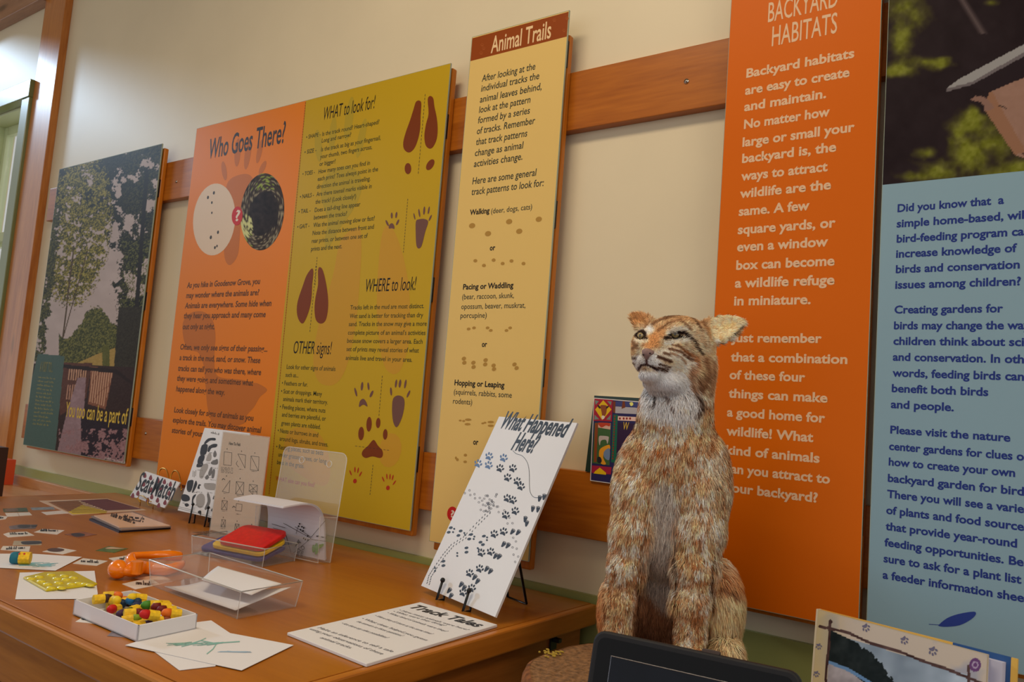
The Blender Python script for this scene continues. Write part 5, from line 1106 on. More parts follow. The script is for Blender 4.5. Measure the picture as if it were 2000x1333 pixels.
# --- picture book on the wall rail
pl = Plane(onY(1152, 922, -.050)*np.array([1, 1, 0])+np.array([0, 0, 1.0505]), (1, 0, 0), (0, math.sin(.12), math.cos(.12)))
pl = Plane(np.array([-.952, -.030, 1.0505]), (1, 0, 0), (0, math.sin(.10), math.cos(.10)))
q = {k: pl.uv(pl.hit(*p)) for k, p in dict(bl=(1151, 922), tl=(1156, 773), tr=(1252, 781)).items()}
x0 = (q['bl'][0]+q['tl'][0])/2; hh = q['tl'][1]; pk = Plane(pl.at(x0, 0), pl.U, pl.V)
wdk = .19
t = thing('picture_book', pk.at(wdk/2, 0), 'picture book with a deer on its patchwork cover, on the wall rail behind the bobcat', 'book')
plate(G(), pk, wdk, hh, .010).build('page_block', M_paper, t); plate(G(), Plane(pk.at(-.001, 0, .002), pk.U, pk.V), wdk+.002, hh, .002).build('front_cover', mat('dark_green_cover', (24, 48, 40), rough=.35, coat=.3), t)
pkf = Plane(pk.at(0, 0, .002), pk.U, pk.V)
def Zg(x, y): return (1130+x/7.407, 760+y/7.407)
def kp(nm, c_, pts, off, sm=0, closed=True):
    g = G(); shape(g, pkf, fz(Zg, pts), off, sm); g.build(nm, pr('book_'+nm, c_), t)
kp('white_border', (214, 206, 200), [(222, 128), (1800, 260), (1780, 1560), (168, 1330)], .0003)
kp('navy_field', (44, 40, 84), [(232, 142), (1785, 272), (1765, 1545), (180, 1320)], .0005)
kp('deer_square', (160, 36, 52), [(232, 142), (498, 162), (482, 474), (215, 462)], .0007)
kp('deer_diamond', (220, 176, 30), [(360, 165), (480, 300), (345, 455), (243, 300)], .0009)
for P in ([(240, 165), (298, 180), (250, 235)], [(415, 178), (482, 185), (470, 240)], [(235, 375), (300, 440), (228, 448)], [(405, 445), (470, 375), (462, 450)]): kp('grey_corner', (120, 132, 124), P, .0009)
kp('deer_head', (140, 74, 40), [(318, 250), (345, 235), (400, 240), (412, 260), (408, 330), (392, 380), (365, 405), (345, 385), (335, 330)], .0011, 3)
for P in ([(275, 240), (300, 240), (325, 275), (300, 285)], [(445, 245), (430, 275), (402, 290), (410, 255)]): kp('deer_ear', (60, 38, 34), P, .0012, 3)
kp('deer_muzzle', (226, 208, 190), [(335, 400), (360, 388), (385, 405), (370, 435), (345, 440)], .0012, 3)
kp('winter_scene', (176, 168, 170), [(535, 255), (870, 275), (870, 368), (530, 352)], .0007)
kp('winter_woods', (66, 70, 120), [(505, 178), (890, 195), (885, 285), (780, 265), (540, 250), (505, 240)], .0008)
for P in ([(502, 180), (538, 182), (532, 350), (500, 345)], [(640, 180), (672, 182), (680, 270), (625, 290)]): kp('tree_trunk', (120, 60, 36), P, .0010)
kp('moon', (230, 222, 120), [(740, 205), (780, 195), (795, 230), (760, 250)], .0010, 3)
kp('green_column', (34, 96, 74), [(506, 372), (570, 376), (545, 1075), (470, 1062)], .0007)
kp('dotted_column', (216, 196, 160), [(512, 378), (550, 380), (515, 1064), (485, 1060)], .0008)
for i in range(17):
    c = (528-i*1.9, 400+i*38); g = G(); shape(g, pkf, ell(*Zg(*c), 1.5, 1.9, 0, 7), .0010); g.build('red_bead', pr('bead_red', (140, 40, 30)), t)
kp('pink_row', (226, 186, 170), [(572, 395), (900, 412), (895, 470), (570, 458)], .0007)
for x in (600, 655, 700, 748): g = G(); shape(g, pkf, ell(*Zg(x, 430), 2.0, 2.4, 0, 7), .0009); g.build('red_bead', pr('bead_red', (140, 40, 30)), t)
kp('title_panel', (52, 32, 60), [(572, 485), (1600, 560), (1580, 1300), (545, 1080)], .0008)
g = G(); put_text(g, pkf, 'W', Zg(640, 590), Zg(722, 598), .018, .0, 0, None, .0012); g.build('title', pr('gold_title', (220, 180, 70)), t)['kind'] = 'stuff'
kp('forest_scene', (66, 96, 56), [(235, 490), (470, 498), (450, 1108), (200, 1075)], .0007)
kp('autumn_sky', (214, 170, 150), [(290, 490), (466, 498), (462, 590), (285, 560)], .0009)
for P in ([(240, 495), (285, 498), (262, 1060), (225, 1060)], ): kp('brown_trunk', (134, 68, 34), P, .0010)
kp('autumn_leaves', (184, 64, 40), [(290, 492), (380, 490), (460, 500), (450, 545), (400, 530), (340, 560), (300, 530)], .0011, 3)
kp('golden_path', (220, 150, 40), [(300, 980), (310, 880), (380, 830), (455, 815), (450, 900), (380, 920), (360, 1000), (400, 1090), (330, 1085)], .0010, 3)
kp('blue_pond', (110, 130, 160), [(455, 870), (400, 880), (365, 930), (380, 1000), (448, 1030)], .0011, 3)
kp('pale_deer', (184, 168, 160), [(300, 690), (340, 680), (430, 690), (440, 720), (420, 800), (400, 740), (330, 750), (310, 820), (295, 760)], .0011, 3)
kp('badger', (40, 40, 44), [(285, 985), (320, 990), (340, 1040), (320, 1075), (280, 1065), (272, 1020)], .0012, 3)
kp('lower_square', (160, 36, 62), [(198, 1108), (480, 1135), (470, 1240), (190, 1215)], .0007)
kp('lower_diamond', (224, 180, 20), [(310, 1140), (400, 1215), (400, 1245), (220, 1225), (240, 1195)], .0009)
# ------------------------------------------------------------ display shelf, log slab
SZ = .66; ST = .76
t = thing('display_shelf', (-.2, -.5, 0), 'low dark wooden display table under the log slab and the tablet', 'table')
box('shelf_top', (-.885, .32, -.98, -.14, SZ-.03, SZ), wood('shelf_wood', (92, 52, 26), (120, 72, 38), 'x'), t, bevel=.003)
for lx in (-.83, .22):
    for ly in (-.93, -.24): box('leg', (lx, lx+.05, ly, ly+.05, 0, SZ-.03), wood('shelf_wood', (92, 52, 26), (120, 72, 38), 'x'), t)
sc0 = np.array([-.588, -.455, ST]); R0 = .209
t = thing('log_slab', (sc0[0], sc0[1], SZ), 'round log slab with a rough brown top under the bobcat', 'log slab')
def ringpts(r, z, n=72, k=0): return [(sc0[0]+r*(1+.03*math.sin(3*a+1)+.018*math.sin(7*a+k))*math.cos(a), sc0[1]+r*(1+.03*math.sin(3*a+1)+.018*math.sin(7*a+k))*math.sin(a), z) for a in [2*math.pi*i/n for i in range(n)]]
V = []; n = 72
prof = [(.96, SZ), (1.0, SZ+.012), (1.02, SZ+.05), (1.0, ST-.012), (.985, ST-.003), (.96, ST-.0005)]
for k, (f, z) in enumerate(prof): V += ringpts(R0*f, z, n, k*.5)
Fc = [tuple(range(n))[::-1]]
for k in range(len(prof)-1):
    for j in range(n): Fc.append((k*n+j, k*n+(j+1) % n, (k+1)*n+(j+1) % n, (k+1)*n+j))
mk('bark_side', V, Fc, mat('bark', (120, 72, 36), rough=.9, noise=.5, nscale=60, bump=1.0, bscale=90), t, smooth=True)
V = []; Fc = []; NRr = 40; rs_ = np.random.default_rng(5)
for i in range(NRr+1):
    f = i/NRr*.965
    for j, (x, y, z) in enumerate(ringpts(R0*max(f, .001), ST, n, 2.5)): V.append((x, y, ST-.001-(rs_.random()*.0016 if i < NRr else 0)))
for i in range(NRr):
    for j in range(n): Fc.append((i*n+j, (i+1)*n+j, (i+1)*n+(j+1) % n, i*n+(j+1) % n))
mk('sawn_top', V, Fc, mat('sawn_top', (128, 92, 58), rough=.9, noise=.45, nscale=110, bump=.8, bscale=260), t, smooth=False)
g = G(); r_ = random.Random(4)
for i in range(26):
    p = onZ(1078+r_.gauss(0, 12), 1278+r_.gauss(0, 4), ST); g.sphere((p[0], p[1], ST+.0005), (.0022+r_.random()*.002, .0022, .0018), 6)
g.build('lichen', mat('lichen', (170, 140, 50), rough=.9), t)['kind'] = 'stuff'

# ------------------------------------------------------------ the bobcat
CB = onZ(1300, 1292, ST); vh = np.array([CB[0]-CAM[0], CB[1]-CAM[1], 0]); vh /= np.linalg.norm(vh)
ca = np.array([vh[1], -vh[0], 0]); cb = -vh
def cp(px, py, b):
    d = ray(px, py); o_ = CB+cb*b; return CAM+d*(((o_-CAM)@cb)/(d@cb))
def loc(P): P = np.asarray(P)-CB; return np.stack([P@ca, P@cb, P[..., 2]], -1)
LC = lambda px, py, b: loc(cp(px, py, b))
GS = .0032
lo = np.array([-.19, -.27, -.002]); hi = np.array([.20, .14, .66])
dims = np.ceil((hi-lo)/GS).astype(int)+1
D = np.full(dims, 1.0, np.float32)
gx = [lo[i]+GS*np.arange(dims[i]) for i in range(3)]
def local(cmin, cmax, pad=.03):
    i0 = np.clip(((np.array(cmin)-pad-lo)/GS).astype(int), 0, dims-1); i1 = np.clip(((np.array(cmax)+pad-lo)/GS).astype(int)+2, 1, dims)
    sl = tuple(slice(a, b) for a, b in zip(i0, i1))
    return sl, np.stack(np.meshgrid(*[gx[i][sl[i]] for i in range(3)], indexing='ij'), -1).astype(np.float32)
def smin(a, b, k):
    h = np.clip(.5+.5*(b-a)/k, 0, 1); return b*(1-h)+a*h-k*h*(1-h)
def cone(p, r1, q, r2, k=.02):
    p = LC(*p); q = LC(*q); R_ = max(r1, r2)
    sl, X = local(np.minimum(p, q)-R_, np.maximum(p, q)+R_, .045); d = q-p; L2 = d@d; t_ = np.clip(((X-p)@d)/L2, 0, 1)
    v = np.linalg.norm(X-p-t_[..., None]*d, axis=-1)-(r1+(r2-r1)*t_); D[sl] = smin(D[sl], v, k)
def chain(P, k=.02):
    for a, b in zip(P[:-1], P[1:]): cone(a[:3], a[3], b[:3], b[3], k)
def ellip(c, r, k=.02, rot=None, sub=False, ctr=None):
    c = LC(*c) if ctr is None else ctr; r = np.array(r, float); R_ = r.max()
    sl, X = local(c-R_, c+R_, .045); Y_ = X-c
    if rot is not None: Y_ = Y_@np.array(rot, float).T
    n_ = np.linalg.norm(Y_/r, axis=-1); m_ = np.linalg.norm(Y_/(r*r), axis=-1)+1e-6; v = n_*(n_-1)/m_
    if sub: D[sl] = -smin(-D[sl], v, k)
    else: D[sl] = smin(D[sl], v, k)
# trunk
chain([(1312, 880, -.075, .066), (1306, 960, -.085, .084), (1302, 1050, -.11, .088), (1302, 1140, -.14, .096), (1305, 1205, -.15, .092)], .03)
ellip((1312, 905, -.02), (.072, .055, .085), .03); ellip((1308, 1000, -.03), (.062, .045, .10), .03)
# shoulders
ellip((1240, 950, -.035), (.036, .050, .082), .03); ellip((1383, 950, -.035), (.038, .050, .088), .03)
# haunches and hind feet
ellip((1214, 1190, -.085), (.040, .085, .078), .03); ellip((1396, 1188, -.085), (.044, .085, .082), .03)
cone((1200, 1268, -.10), .026, (1198, 1275, .0), .022, .02); cone((1412, 1268, -.10), .027, (1415, 1278, .0), .023, .02)
# fore legs and paws
chain([(1246, 960, -.01, .040), (1236, 1040, .0, .0345), (1221, 1110, .012, .0265), (1211, 1180, .018, .0225), (1207, 1255, .022, .0225)], .018)
chain([(1372, 960, -.01, .042), (1367, 1040, .0, .0375), (1357, 1110, .012, .031), (1351, 1180, .018, .028), (1347, 1262, .022, .0265)], .018)
for cx, cy, s in ((1208, 1279, 1.0), (1347, 1286, 1.1)):
    ellip((cx, cy, .040), (.026*s, .036*s, .019*s), .012)
    for dx in (-19, -6.5, 6.5, 19): ellip((cx+dx*s, cy+4, .066 if abs(dx) < 10 else .058), (.0085*s, .014*s, .012*s), .005)
# stub tail behind
chain([(1330, 1235, -.20, .022), (1350, 1262, -.225, .018)], .02)
# neck
chain([(1314, 880, -.055, .066), (1320, 800, -.045, .056), (1326, 730, -.03, .052)], .03)
ellip((1306, 812, -.005), (.046, .036, .05), .02)
# head, turned a little to its right and lifted
ellip((1330, 672, -.025), (.060, .060, .046), .015)
ellip((1318, 650, -.005), (.050, .045, .026), .012)
ellip((1352, 716, -.02), (.036, .042, .046), .015)
ellip((1270, 690, -.002), (.032, .036, .040), .012); ellip((1256, 672, .012), (.018, .022, .022), .012)
ellip((1374, 740, -.03), (.014, .026, .046), .015)
chain([(1300, 700, .018, .032), (1276, 706, .050, .024)], .012)
chain([(1300, 655, .020, .024), (1278, 674, .048, .0135), (1265, 688, .068, .0105)], .010)
ellip((1256, 706, .055), (.0105, .014, .0105), .006); ellip((1279, 710, .056), (.0155, .016, .0120), .006)
ellip((1270, 733, .044), (.019, .022, .0125), .008); ellip((1296, 748, .014), (.036, .034, .020), .014)
# eye sockets and brow
ellip((1320, 656, .040), (.014, .010, .008), .006, sub=True); ellip((1252, 658, .030), (.008, .010, .007), .006, sub=True)
chain([(1300, 645, .030, .006), (1322, 641, .032, .008), (1342, 648, .016, .007)], .010)
# mouth slit
for a, b in (((1249, 720, .066), (1263, 714, .074)), ((1263, 714, .074), (1278, 721, .070)), ((1278, 721, .070), (1303, 730, .052))):
    p = LC(*a); q = LC(*b); sl, X = local(np.minimum(p, q), np.maximum(p, q), .02); d = q-p; t_ = np.clip(((X-p)@d)/(d@d), 0, 1)
    v = np.linalg.norm(X-p-t_[..., None]*d, axis=-1)-.0035; D[sl] = -smin(-D[sl], v, .004)
# ears: flattened cones with a scooped front
def ear(base, tip, wdt, thk, face):
    p = LC(*base); q = LC(*tip); ax = (q-p); L = np.linalg.norm(ax); ax /= L; f = np.array(face, float); f -= ax*(f@ax); f /= np.linalg.norm(f); s_ = np.cross(ax, f)
    for tt, w_ in ((.08, .95), (.28, 1.05), (.50, 1.0), (.70, .82), (.86, .50)):
        ellip(None, (w_*wdt, L*.20, thk), .006, rot=[s_, ax, f], ctr=p+ax*L*tt)
    for tt, w_ in ((.25, .78), (.5, .74), (.70, .54)):
        ellip(None, (w_*wdt, L*.20, thk*.9), .004, rot=[s_, ax, f], sub=True, ctr=p+ax*L*tt+f*thk*.95)
ear((1382, 653, -.045), (1446, 629, -.058), .0285, .0095, (-.30, 1, .25))
ear((1268, 638, -.050), (1237, 620, -.064), .015, .008, (-.55, 1, .1))

# surface nets
def surface_nets(D):
    ins = D < 0; nx, ny, nz = D.shape
    c = np.zeros((nx-1, ny-1, nz-1), np.int8)
    for i in (0, 1):
        for j in (0, 1):
            for k in (0, 1): c += ins[i:nx-1+i, j:ny-1+j, k:nz-1+k]
    act = np.argwhere((c > 0) & (c < 8)); idx = np.full(c.shape, -1, np.int64); idx[tuple(act.T)] = np.arange(len(act))
    cor = np.array([(i, j, k) for i in (0, 1) for j in (0, 1) for k in (0, 1)])
    val = np.stack([D[tuple((act+o).T)] for o in cor], 1); S = np.zeros((len(act), 3)); N_ = np.zeros(len(act))
    for a in range(8):
        for b in range(a+1, 8):
            if np.abs(cor[a]-cor[b]).sum() != 1: continue
            m = (val[:, a] < 0) != (val[:, b] < 0); t_ = val[m, a]/(val[m, a]-val[m, b]); S[m] += cor[a]+t_[:, None]*(cor[b]-cor[a]); N_[m] += 1
    V = lo+GS*(act+S/N_[:, None]); Fq = []
    for ax in range(3):
        sh = [slice(None)]*3; s0 = list(sh); s1 = list(sh); s0[ax] = slice(0, -1); s1[ax] = slice(1, None)
        e = ins[tuple(s0)] != ins[tuple(s1)]; P = np.argwhere(e); u, v = (ax+1) % 3, (ax+2) % 3
        P = P[(P[:, u] > 0) & (P[:, v] > 0) & (P[:, u] < D.shape[u]-1) & (P[:, v] < D.shape[v]-1)]
        q = []
        for du, dv in ((1, 1), (0, 1), (0, 0), (1, 0)):
            o = P.copy(); o[:, u] -= du; o[:, v] -= dv; q.append(idx[tuple(o.T)])
        q = np.stack(q, 1); fl = ~ins[tuple(P.T)]; q[fl] = q[fl][:, ::-1]; Fq.append(q)
    return V, np.concatenate(Fq)
Dg = np.gradient(D, GS)
def samp(A, X):
    f = (X-lo)/GS; f = np.clip(f, 0, np.array(dims)-1.001); i = f.astype(int); t_ = f-i; r = 0
    for dx in (0, 1):
        for dy in (0, 1):
            for dz in (0, 1):
                w_ = (t_[..., 0] if dx else 1-t_[..., 0])*(t_[..., 1] if dy else 1-t_[..., 1])*(t_[..., 2] if dz else 1-t_[..., 2]); r = r+w_*A[i[..., 0]+dx, i[..., 1]+dy, i[..., 2]+dz]
    return r
def normal_at(X): n_ = np.stack([samp(g_, X) for g_ in Dg], -1); return n_/(np.linalg.norm(n_, axis=-1, keepdims=True)+1e-9)
VB, FB = surface_nets(D)
# pull stray grid noise out
ok = (FB >= 0).all(1); FB = FB[ok]
toW = lambda L: CB+L[..., :1]*ca+L[..., 1:2]*cb+L[..., 2:3]*np.array([0, 0, 1.0])
def dirW(L): return L[..., :1]*ca+L[..., 1:2]*cb+L[..., 2:3]*np.array([0, 0, 1.0])
def surf(px, py, near=.16):
    d = loc(CAM+ray(px, py))-loc(CAM); o_ = loc(CAM); d = d/np.linalg.norm(d); t_ = (near-o_[1])/d[1]
    for i in range(300):
        X = o_+d*t_; v = samp(D, X)
        if v < .0004: break
        t_ += max(min(float(v), .004), .0004)
    return X

# fur colours: each entry is where the coat itself changes colour
def Zh(x, y): return (1140+x/4.444, 600+y/4.444)
def Zl(x, y): return (1140+x/2.941, 880+y/2.941)
def seg_dist(X, Y, P):
    d = np.full(X.shape, 1e9)
    for (x1, y1), (x2, y2) in zip(P[:-1], P[1:]):
        vx, vy = x2-x1, y2-y1; L2 = vx*vx+vy*vy+1e-9; t_ = np.clip(((X-x1)*vx+(Y-y1)*vy)/L2, 0, 1); d = np.minimum(d, np.hypot(X-x1-t_*vx, Y-y1-t_*vy))
    return d
def poly_soft(X, Y, P, s):
    d = seg_dist(X, Y, list(P)+[P[0]]); i = in_poly(X, Y, P); return np.clip(.5+np.where(i, d, -d)/(2*s), 0, 1)
def coat(L, n_, jit):
    """colour (0-255) of the coat at local points L with normals n_"""
    W_ = toW(L); q = prj(W_); jk = np.where(q[:, 1] < 780, .28, 1.0); X = q[:, 0]+jit[:, 0]*2.2*jk; Y = q[:, 1]+jit[:, 1]*3.0*jk; front = n_[:, 1] > -.25
    a1 = fbm(X, Y*.55, .075, 3, 31); a2 = fbm(X, Y*.5, .21, 3, 32); a3 = fbm(X, Y*.3, .5, 2, 33)
    C = np.zeros((len(X), 3)); C[:] = (208, 168, 122)
    def mix(w_, c): C[:] = C*(1-w_[:, None])+np.array(c, float)*w_[:, None]
    mix(np.clip((a1-.46)*6, 0, 1)*.8, (236, 220, 196)); mix(np.clip((a2-.55)*9, 0, 1)*.78, (150, 92, 54)); mix(np.clip((a3-.62)*7, 0, 1)*.5, (104, 70, 46))
    a4 = fbm(X, Y*.55, .34, 2, 35); mix(np.clip((a4-.62)*9, 0, 1)*.7*(Y > 780), (112, 68, 40)); mix(np.clip((.36-a4)*7, 0, 1)*.5*(Y > 780), (238, 222, 198))
    # greyer flank on the right, redder left haunch and right haunch
    mix(poly_soft(X, Y, [(1375, 850), (1440, 850), (1440, 1080), (1400, 1090), (1385, 1000)], 12)*.45*(a3 > .45), (150, 132, 112))
    mix(poly_soft(X, Y, [(1150, 1090), (1184, 1100), (1186, 1300), (1150, 1300)], 6)*.7, (186, 112, 62))
    mix(poly_soft(X, Y, [(1385, 1110), (1460, 1100), (1460, 1160), (1400, 1165)], 8)*.6, (178, 112, 66))
    mix(poly_soft(X, Y, [(1388, 1150), (1460, 1155), (1460, 1300), (1388, 1300)], 10)*.75, (206, 172, 128))
    mix(np.clip(1-seg_dist(X, Y, fz(Zl, [(735, 770), (800, 790), (850, 810)]))/6, 0, 1)*.8, (84, 50, 34))
    # leg bands
    for P in ([(600, 640), (700, 660)], [(590, 760), (700, 740)], [(560, 860), (680, 850)], [(600, 960), (690, 950)], [(150, 700), (260, 690)], [(140, 790), (250, 800)], [(130, 880), (240, 870)], [(140, 600), (250, 620)]):
        mix(np.clip(1-seg_dist(X, Y, fz(Zl, P))/7, 0, 1)*(a2 > .42)*.65, (150, 92, 52))
    for P in ([(735, 680), (700, 960)], [(290, 780), (262, 1000)], [(700, 960), (690, 1110)]): mix(np.clip(1-seg_dist(X, Y, fz(Zl, P))/4, 0, 1)*.8, (224, 208, 190))
    # chest spots
    for (x, y) in ((1262, 905), (1290, 880), (1318, 902), (1345, 890), (1385, 868), (1240, 915), (1275, 935), (1330, 935), (1300, 912), (1365, 915), (1230, 880), (1256, 870), (1310, 870), (1338, 862)): mix(np.clip(1.4-np.hypot((X-x)/6, (Y-y)/13)-a3*.6, 0, 1)*.85, (132, 70, 34))
    for (x, y) in ((1262, 893), (1282, 905), (1340, 910), (1350, 870), (1296, 940)): mix(np.clip(1.2-np.hypot((X-x)/6, (Y-y)/15), 0, 1)*.7, (226, 210, 190))
    # grey white middle of the chest
    mid = poly_soft(X, Y, fz(Zl, [(400, 180), (520, 190), (540, 330), (530, 640), (500, 900), (430, 880), (370, 780), (330, 640), (375, 480), (400, 300)]), 9)
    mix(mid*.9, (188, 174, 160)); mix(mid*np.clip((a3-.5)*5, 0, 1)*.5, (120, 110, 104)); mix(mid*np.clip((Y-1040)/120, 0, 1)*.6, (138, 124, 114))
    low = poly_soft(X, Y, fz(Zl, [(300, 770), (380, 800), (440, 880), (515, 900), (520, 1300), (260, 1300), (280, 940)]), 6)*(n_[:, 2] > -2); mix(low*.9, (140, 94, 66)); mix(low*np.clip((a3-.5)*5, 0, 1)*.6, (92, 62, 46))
    # bib and throat
    bib = poly_soft(X, Y, fz(Zh, [(500, 640), (560, 620), (800, 640), (900, 620), (990, 780), (1000, 880), (950, 960), (860, 1010), (760, 1000), (640, 960), (520, 900), (505, 800)]), 8)
    mix(bib*.92, (214, 208, 204)); mix(bib*np.clip((a3-.55)*5, 0, 1)*.4, (150, 142, 140))
    for P, w_, c, s in ([[(625, 760), (640, 810), (610, 840)], 3, (70, 56, 50), .85], [[(700, 740), (740, 790)], 4.5, (92, 76, 70), .8], [[(765, 830), (780, 880)], 3.2, (84, 66, 60), .8], [[(950, 735), (1005, 800), (1010, 860), (975, 910)], 4.5, (60, 42, 34), .95], [[(850, 850), (900, 900)], 4, (206, 172, 130), .5], [[(500, 700), (520, 760), (505, 830)], 4, (150, 92, 56), .8]):
        mix(np.clip(1.25-seg_dist(X, Y, fz(Zh, P))/w_, 0, 1)*s, c)
    # head
    head = np.clip((760-Y)/20, 0, 1)*front
    hb = poly_soft(X, Y, fz(Zh, [(400, 60), (1150, 60), (1150, 900), (1030, 760), (900, 620), (460, 600), (400, 400)]), 6)*front
    mix(hb*.55, (198, 164, 124)); mix(hb*np.clip((a3-.52)*6, 0, 1)*.6, (112, 78, 52)); mix(hb*np.clip((a2-.55)*6, 0, 1)*.4, (220, 196, 166))
    S = [  # points in the head crop, width px, colour, strength
        ([(560, 330), (620, 270), (660, 230)], 8, (190, 132, 84), .8), ([(600, 300), (620, 360)], 8, (184, 128, 82), .75), ([(440, 220), (430, 330), (450, 430)], 5, (196, 150, 106), .6),
        ([(640, 190), (760, 120), (900, 100), (1040, 120)], 9, (176, 134, 92), .5),
        ([(545, 225), (580, 205)], 5.5, (232, 222, 210), .95), ([(720, 235), (790, 200), (860, 205)], 3.2, (232, 212, 186), .9), ([(700, 320), (780, 300), (860, 285), (900, 265)], 4.0, (230, 210, 186), .9),
        ([(470, 290), (520, 305), (545, 295)], 2.6, (226, 206, 180), .8), ([(620, 420), (720, 400), (840, 420), (900, 500)], 10, (226, 208, 188), .85), ([(700, 560), (820, 520), (880, 580)], 10, (224, 206, 184), .8),
        ([(580, 470), (650, 510), (720, 560)], 8, (228, 220, 214), .95), ([(450, 450), (490, 440), (510, 470), (480, 500)], 6, (224, 214, 204), .9), ([(600, 440), (620, 480)], 7, (228, 218, 208), .9),
        ([(640, 430), (700, 450), (745, 468)], 1.9, (66, 42, 32), .95), ([(650, 490), (740, 515)], 1.3, (66, 42, 32), .9), ([(690, 400), (735, 412)], 1.6, (80, 52, 38), .8), ([(640, 520), (720, 535)], 1.5, (66, 42, 32), .9), ([(670, 545), (715, 552)], 1.4, (66, 42, 32), .9), ([(730, 365), (820, 385), (905, 450)], 1.5, (84, 54, 38), .9), ([(790, 335), (850, 365), (900, 420)], 1.3, (90, 60, 40), .85), ([(740, 395), (830, 430), (870, 480)], 1.1, (110, 74, 50), .7), ([(750, 330), (830, 345)], 1.0, (100, 68, 48), .7),
        ([(880, 250), (930, 290), (955, 340), (1000, 400)], 1.5, (48, 34, 28), .95), ([(850, 370), (930, 420), (950, 500)], 2.0, (140, 84, 48), .8), ([(1000, 440), (1040, 560), (1010, 680)], 3, (110, 72, 48), .75), ([(930, 520), (900, 600), (930, 700)], 3, (134, 86, 54), .7), ([(1080, 470), (1090, 600), (1060, 720)], 3, (120, 82, 56), .6), ([(960, 600), (985, 700)], 3, (96, 62, 44), .7),
        ([(420, 430), (460, 440)], 1.4, (66, 44, 34), .9), ([(418, 470), (450, 490)], 1.4, (66, 44, 34), .9), ([(430, 520), (455, 560)], 3, (90, 58, 40), .8), ([(425, 290), (470, 340), (440, 360)], 2, (100, 70, 50), .7),
        ([(680, 100), (760, 85), (880, 78)], 1.8, (74, 50, 36), .8), ([(600, 170), (660, 130), (740, 110)], 1.4, (96, 64, 44), .75), ([(640, 215), (720, 160), (800, 135)], 1.3, (104, 70, 48), .7), ([(820, 130), (870, 170), (900, 200)], 1.5, (92, 62, 42), .7), ([(920, 90), (960, 150), (990, 200)], 1.6, (80, 54, 40), .75), ([(560, 90), (640, 110)], 1.3, (80, 52, 38), .7), ([(1000, 100), (1040, 160), (1050, 220)], 3, (110, 78, 54), .6),
        ([(470, 545), (500, 500), (545, 490), (600, 520), (640, 545)], 1.3, (52, 34, 32), .98), ([(545, 450), (548, 490)], 1.2, (80, 54, 52), .9),
        ([(470, 600), (560, 600), (680, 620), (800, 620)], 10, (228, 222, 220), .98), ([(560, 650), (700, 680), (800, 660)], 9, (216, 210, 208), .95), ([(820, 600), (870, 640)], 7, (214, 206, 200), .8),
        ([(690, 275), (750, 240), (800, 215), (860, 220), (882, 245), (840, 275), (770, 275), (690, 280)], 1.35, (38, 28, 26), 1.0), ([(462, 225), (500, 215), (538, 240), (545, 280), (500, 285), (465, 270), (462, 225)], 1.6, (44, 32, 28), 1.0),
    ]
    for P, w_, c, s in S: mix(np.clip(1.7-seg_dist(X, Y, fz(Zh, P))/(w_*(1.35 if w_ < 3.5 else 1)), 0, 1)*s*front, c)
    # ears
    er = poly_soft(X, Y, fz(Zh, [(1060, 160), (1110, 80), (1220, 45), (1310, 55), (1400, 110), (1400, 140), (1330, 215), (1240, 290), (1170, 320), (1100, 290)]), 2)
    mix(er*front, (226, 200, 160)); mix(er*front*np.clip((a3-.5)*5, 0, 1)*.5, (178, 132, 84)); mix(er*(~front), (70, 50, 40))
    for P, w_, c, s in ([[(1300, 60), (1385, 115), (1400, 128), (1340, 190), (1250, 270)], 1.3, (30, 22, 22), .95], [[(1375, 110), (1440, 132)], 3.2, (26, 20, 20), 1.0], [[(1090, 270), (1150, 300)], 4, (232, 220, 206), .8], [[(1050, 200), (1080, 280)], 4, (200, 150, 96), .7], [[(1190, 180), (1290, 150)], 6, (196, 160, 104), .6]):
        mix(np.clip(1.3-seg_dist(X, Y, fz(Zh, P))/w_, 0, 1)*s, c)
    el = poly_soft(X, Y, fz(Zh, [(405, 70), (500, 70), (570, 100), (560, 170), (440, 170)]), 3); mix(el*.7, (190, 128, 76)); mix(np.clip(1.2-seg_dist(X, Y, fz(Zh, [(408, 72), (520, 80)]))/2, 0, 1)*.6, (120, 72, 40))
    # the back is a plain speckled brown
    bk = np.clip((-.25-n_[:, 1])*4, 0, 1)*(1-er)
    mix(bk*.7, (160, 118, 78)); mix(bk*np.clip((a2-.54)*8, 0, 1)*.8, (96, 62, 40))
    return C
def vcol(o, C):
    C = np.clip(C, 0, 255)/255; C = np.where(C <= .04045, C/12.92, ((C+.055)/1.055)**2.4)
    o.data.color_attributes.new('Col', 'FLOAT_COLOR', 'POINT').data.foreach_set('color', np.concatenate([C, np.ones((len(C), 1))], 1).astype(np.float32).ravel())
cat = thing('bobcat', CB*np.array([1, 1, 0])+np.array([0, 0, ST]), 'mounted bobcat sitting upright on the log slab, head turned and lifted to the left', 'bobcat')
NB = normal_at(VB); zz = np.zeros((len(VB), 2))
M_skin = vcol_mat('bobcat_coat', rough=.9, spec=.1); bodyW = toW(VB)
body = mk('body', bodyW, FB[:, ::-1].tolist(), M_skin, cat, smooth=True); vcol(body, coat(VB, NB, zz)*.72)

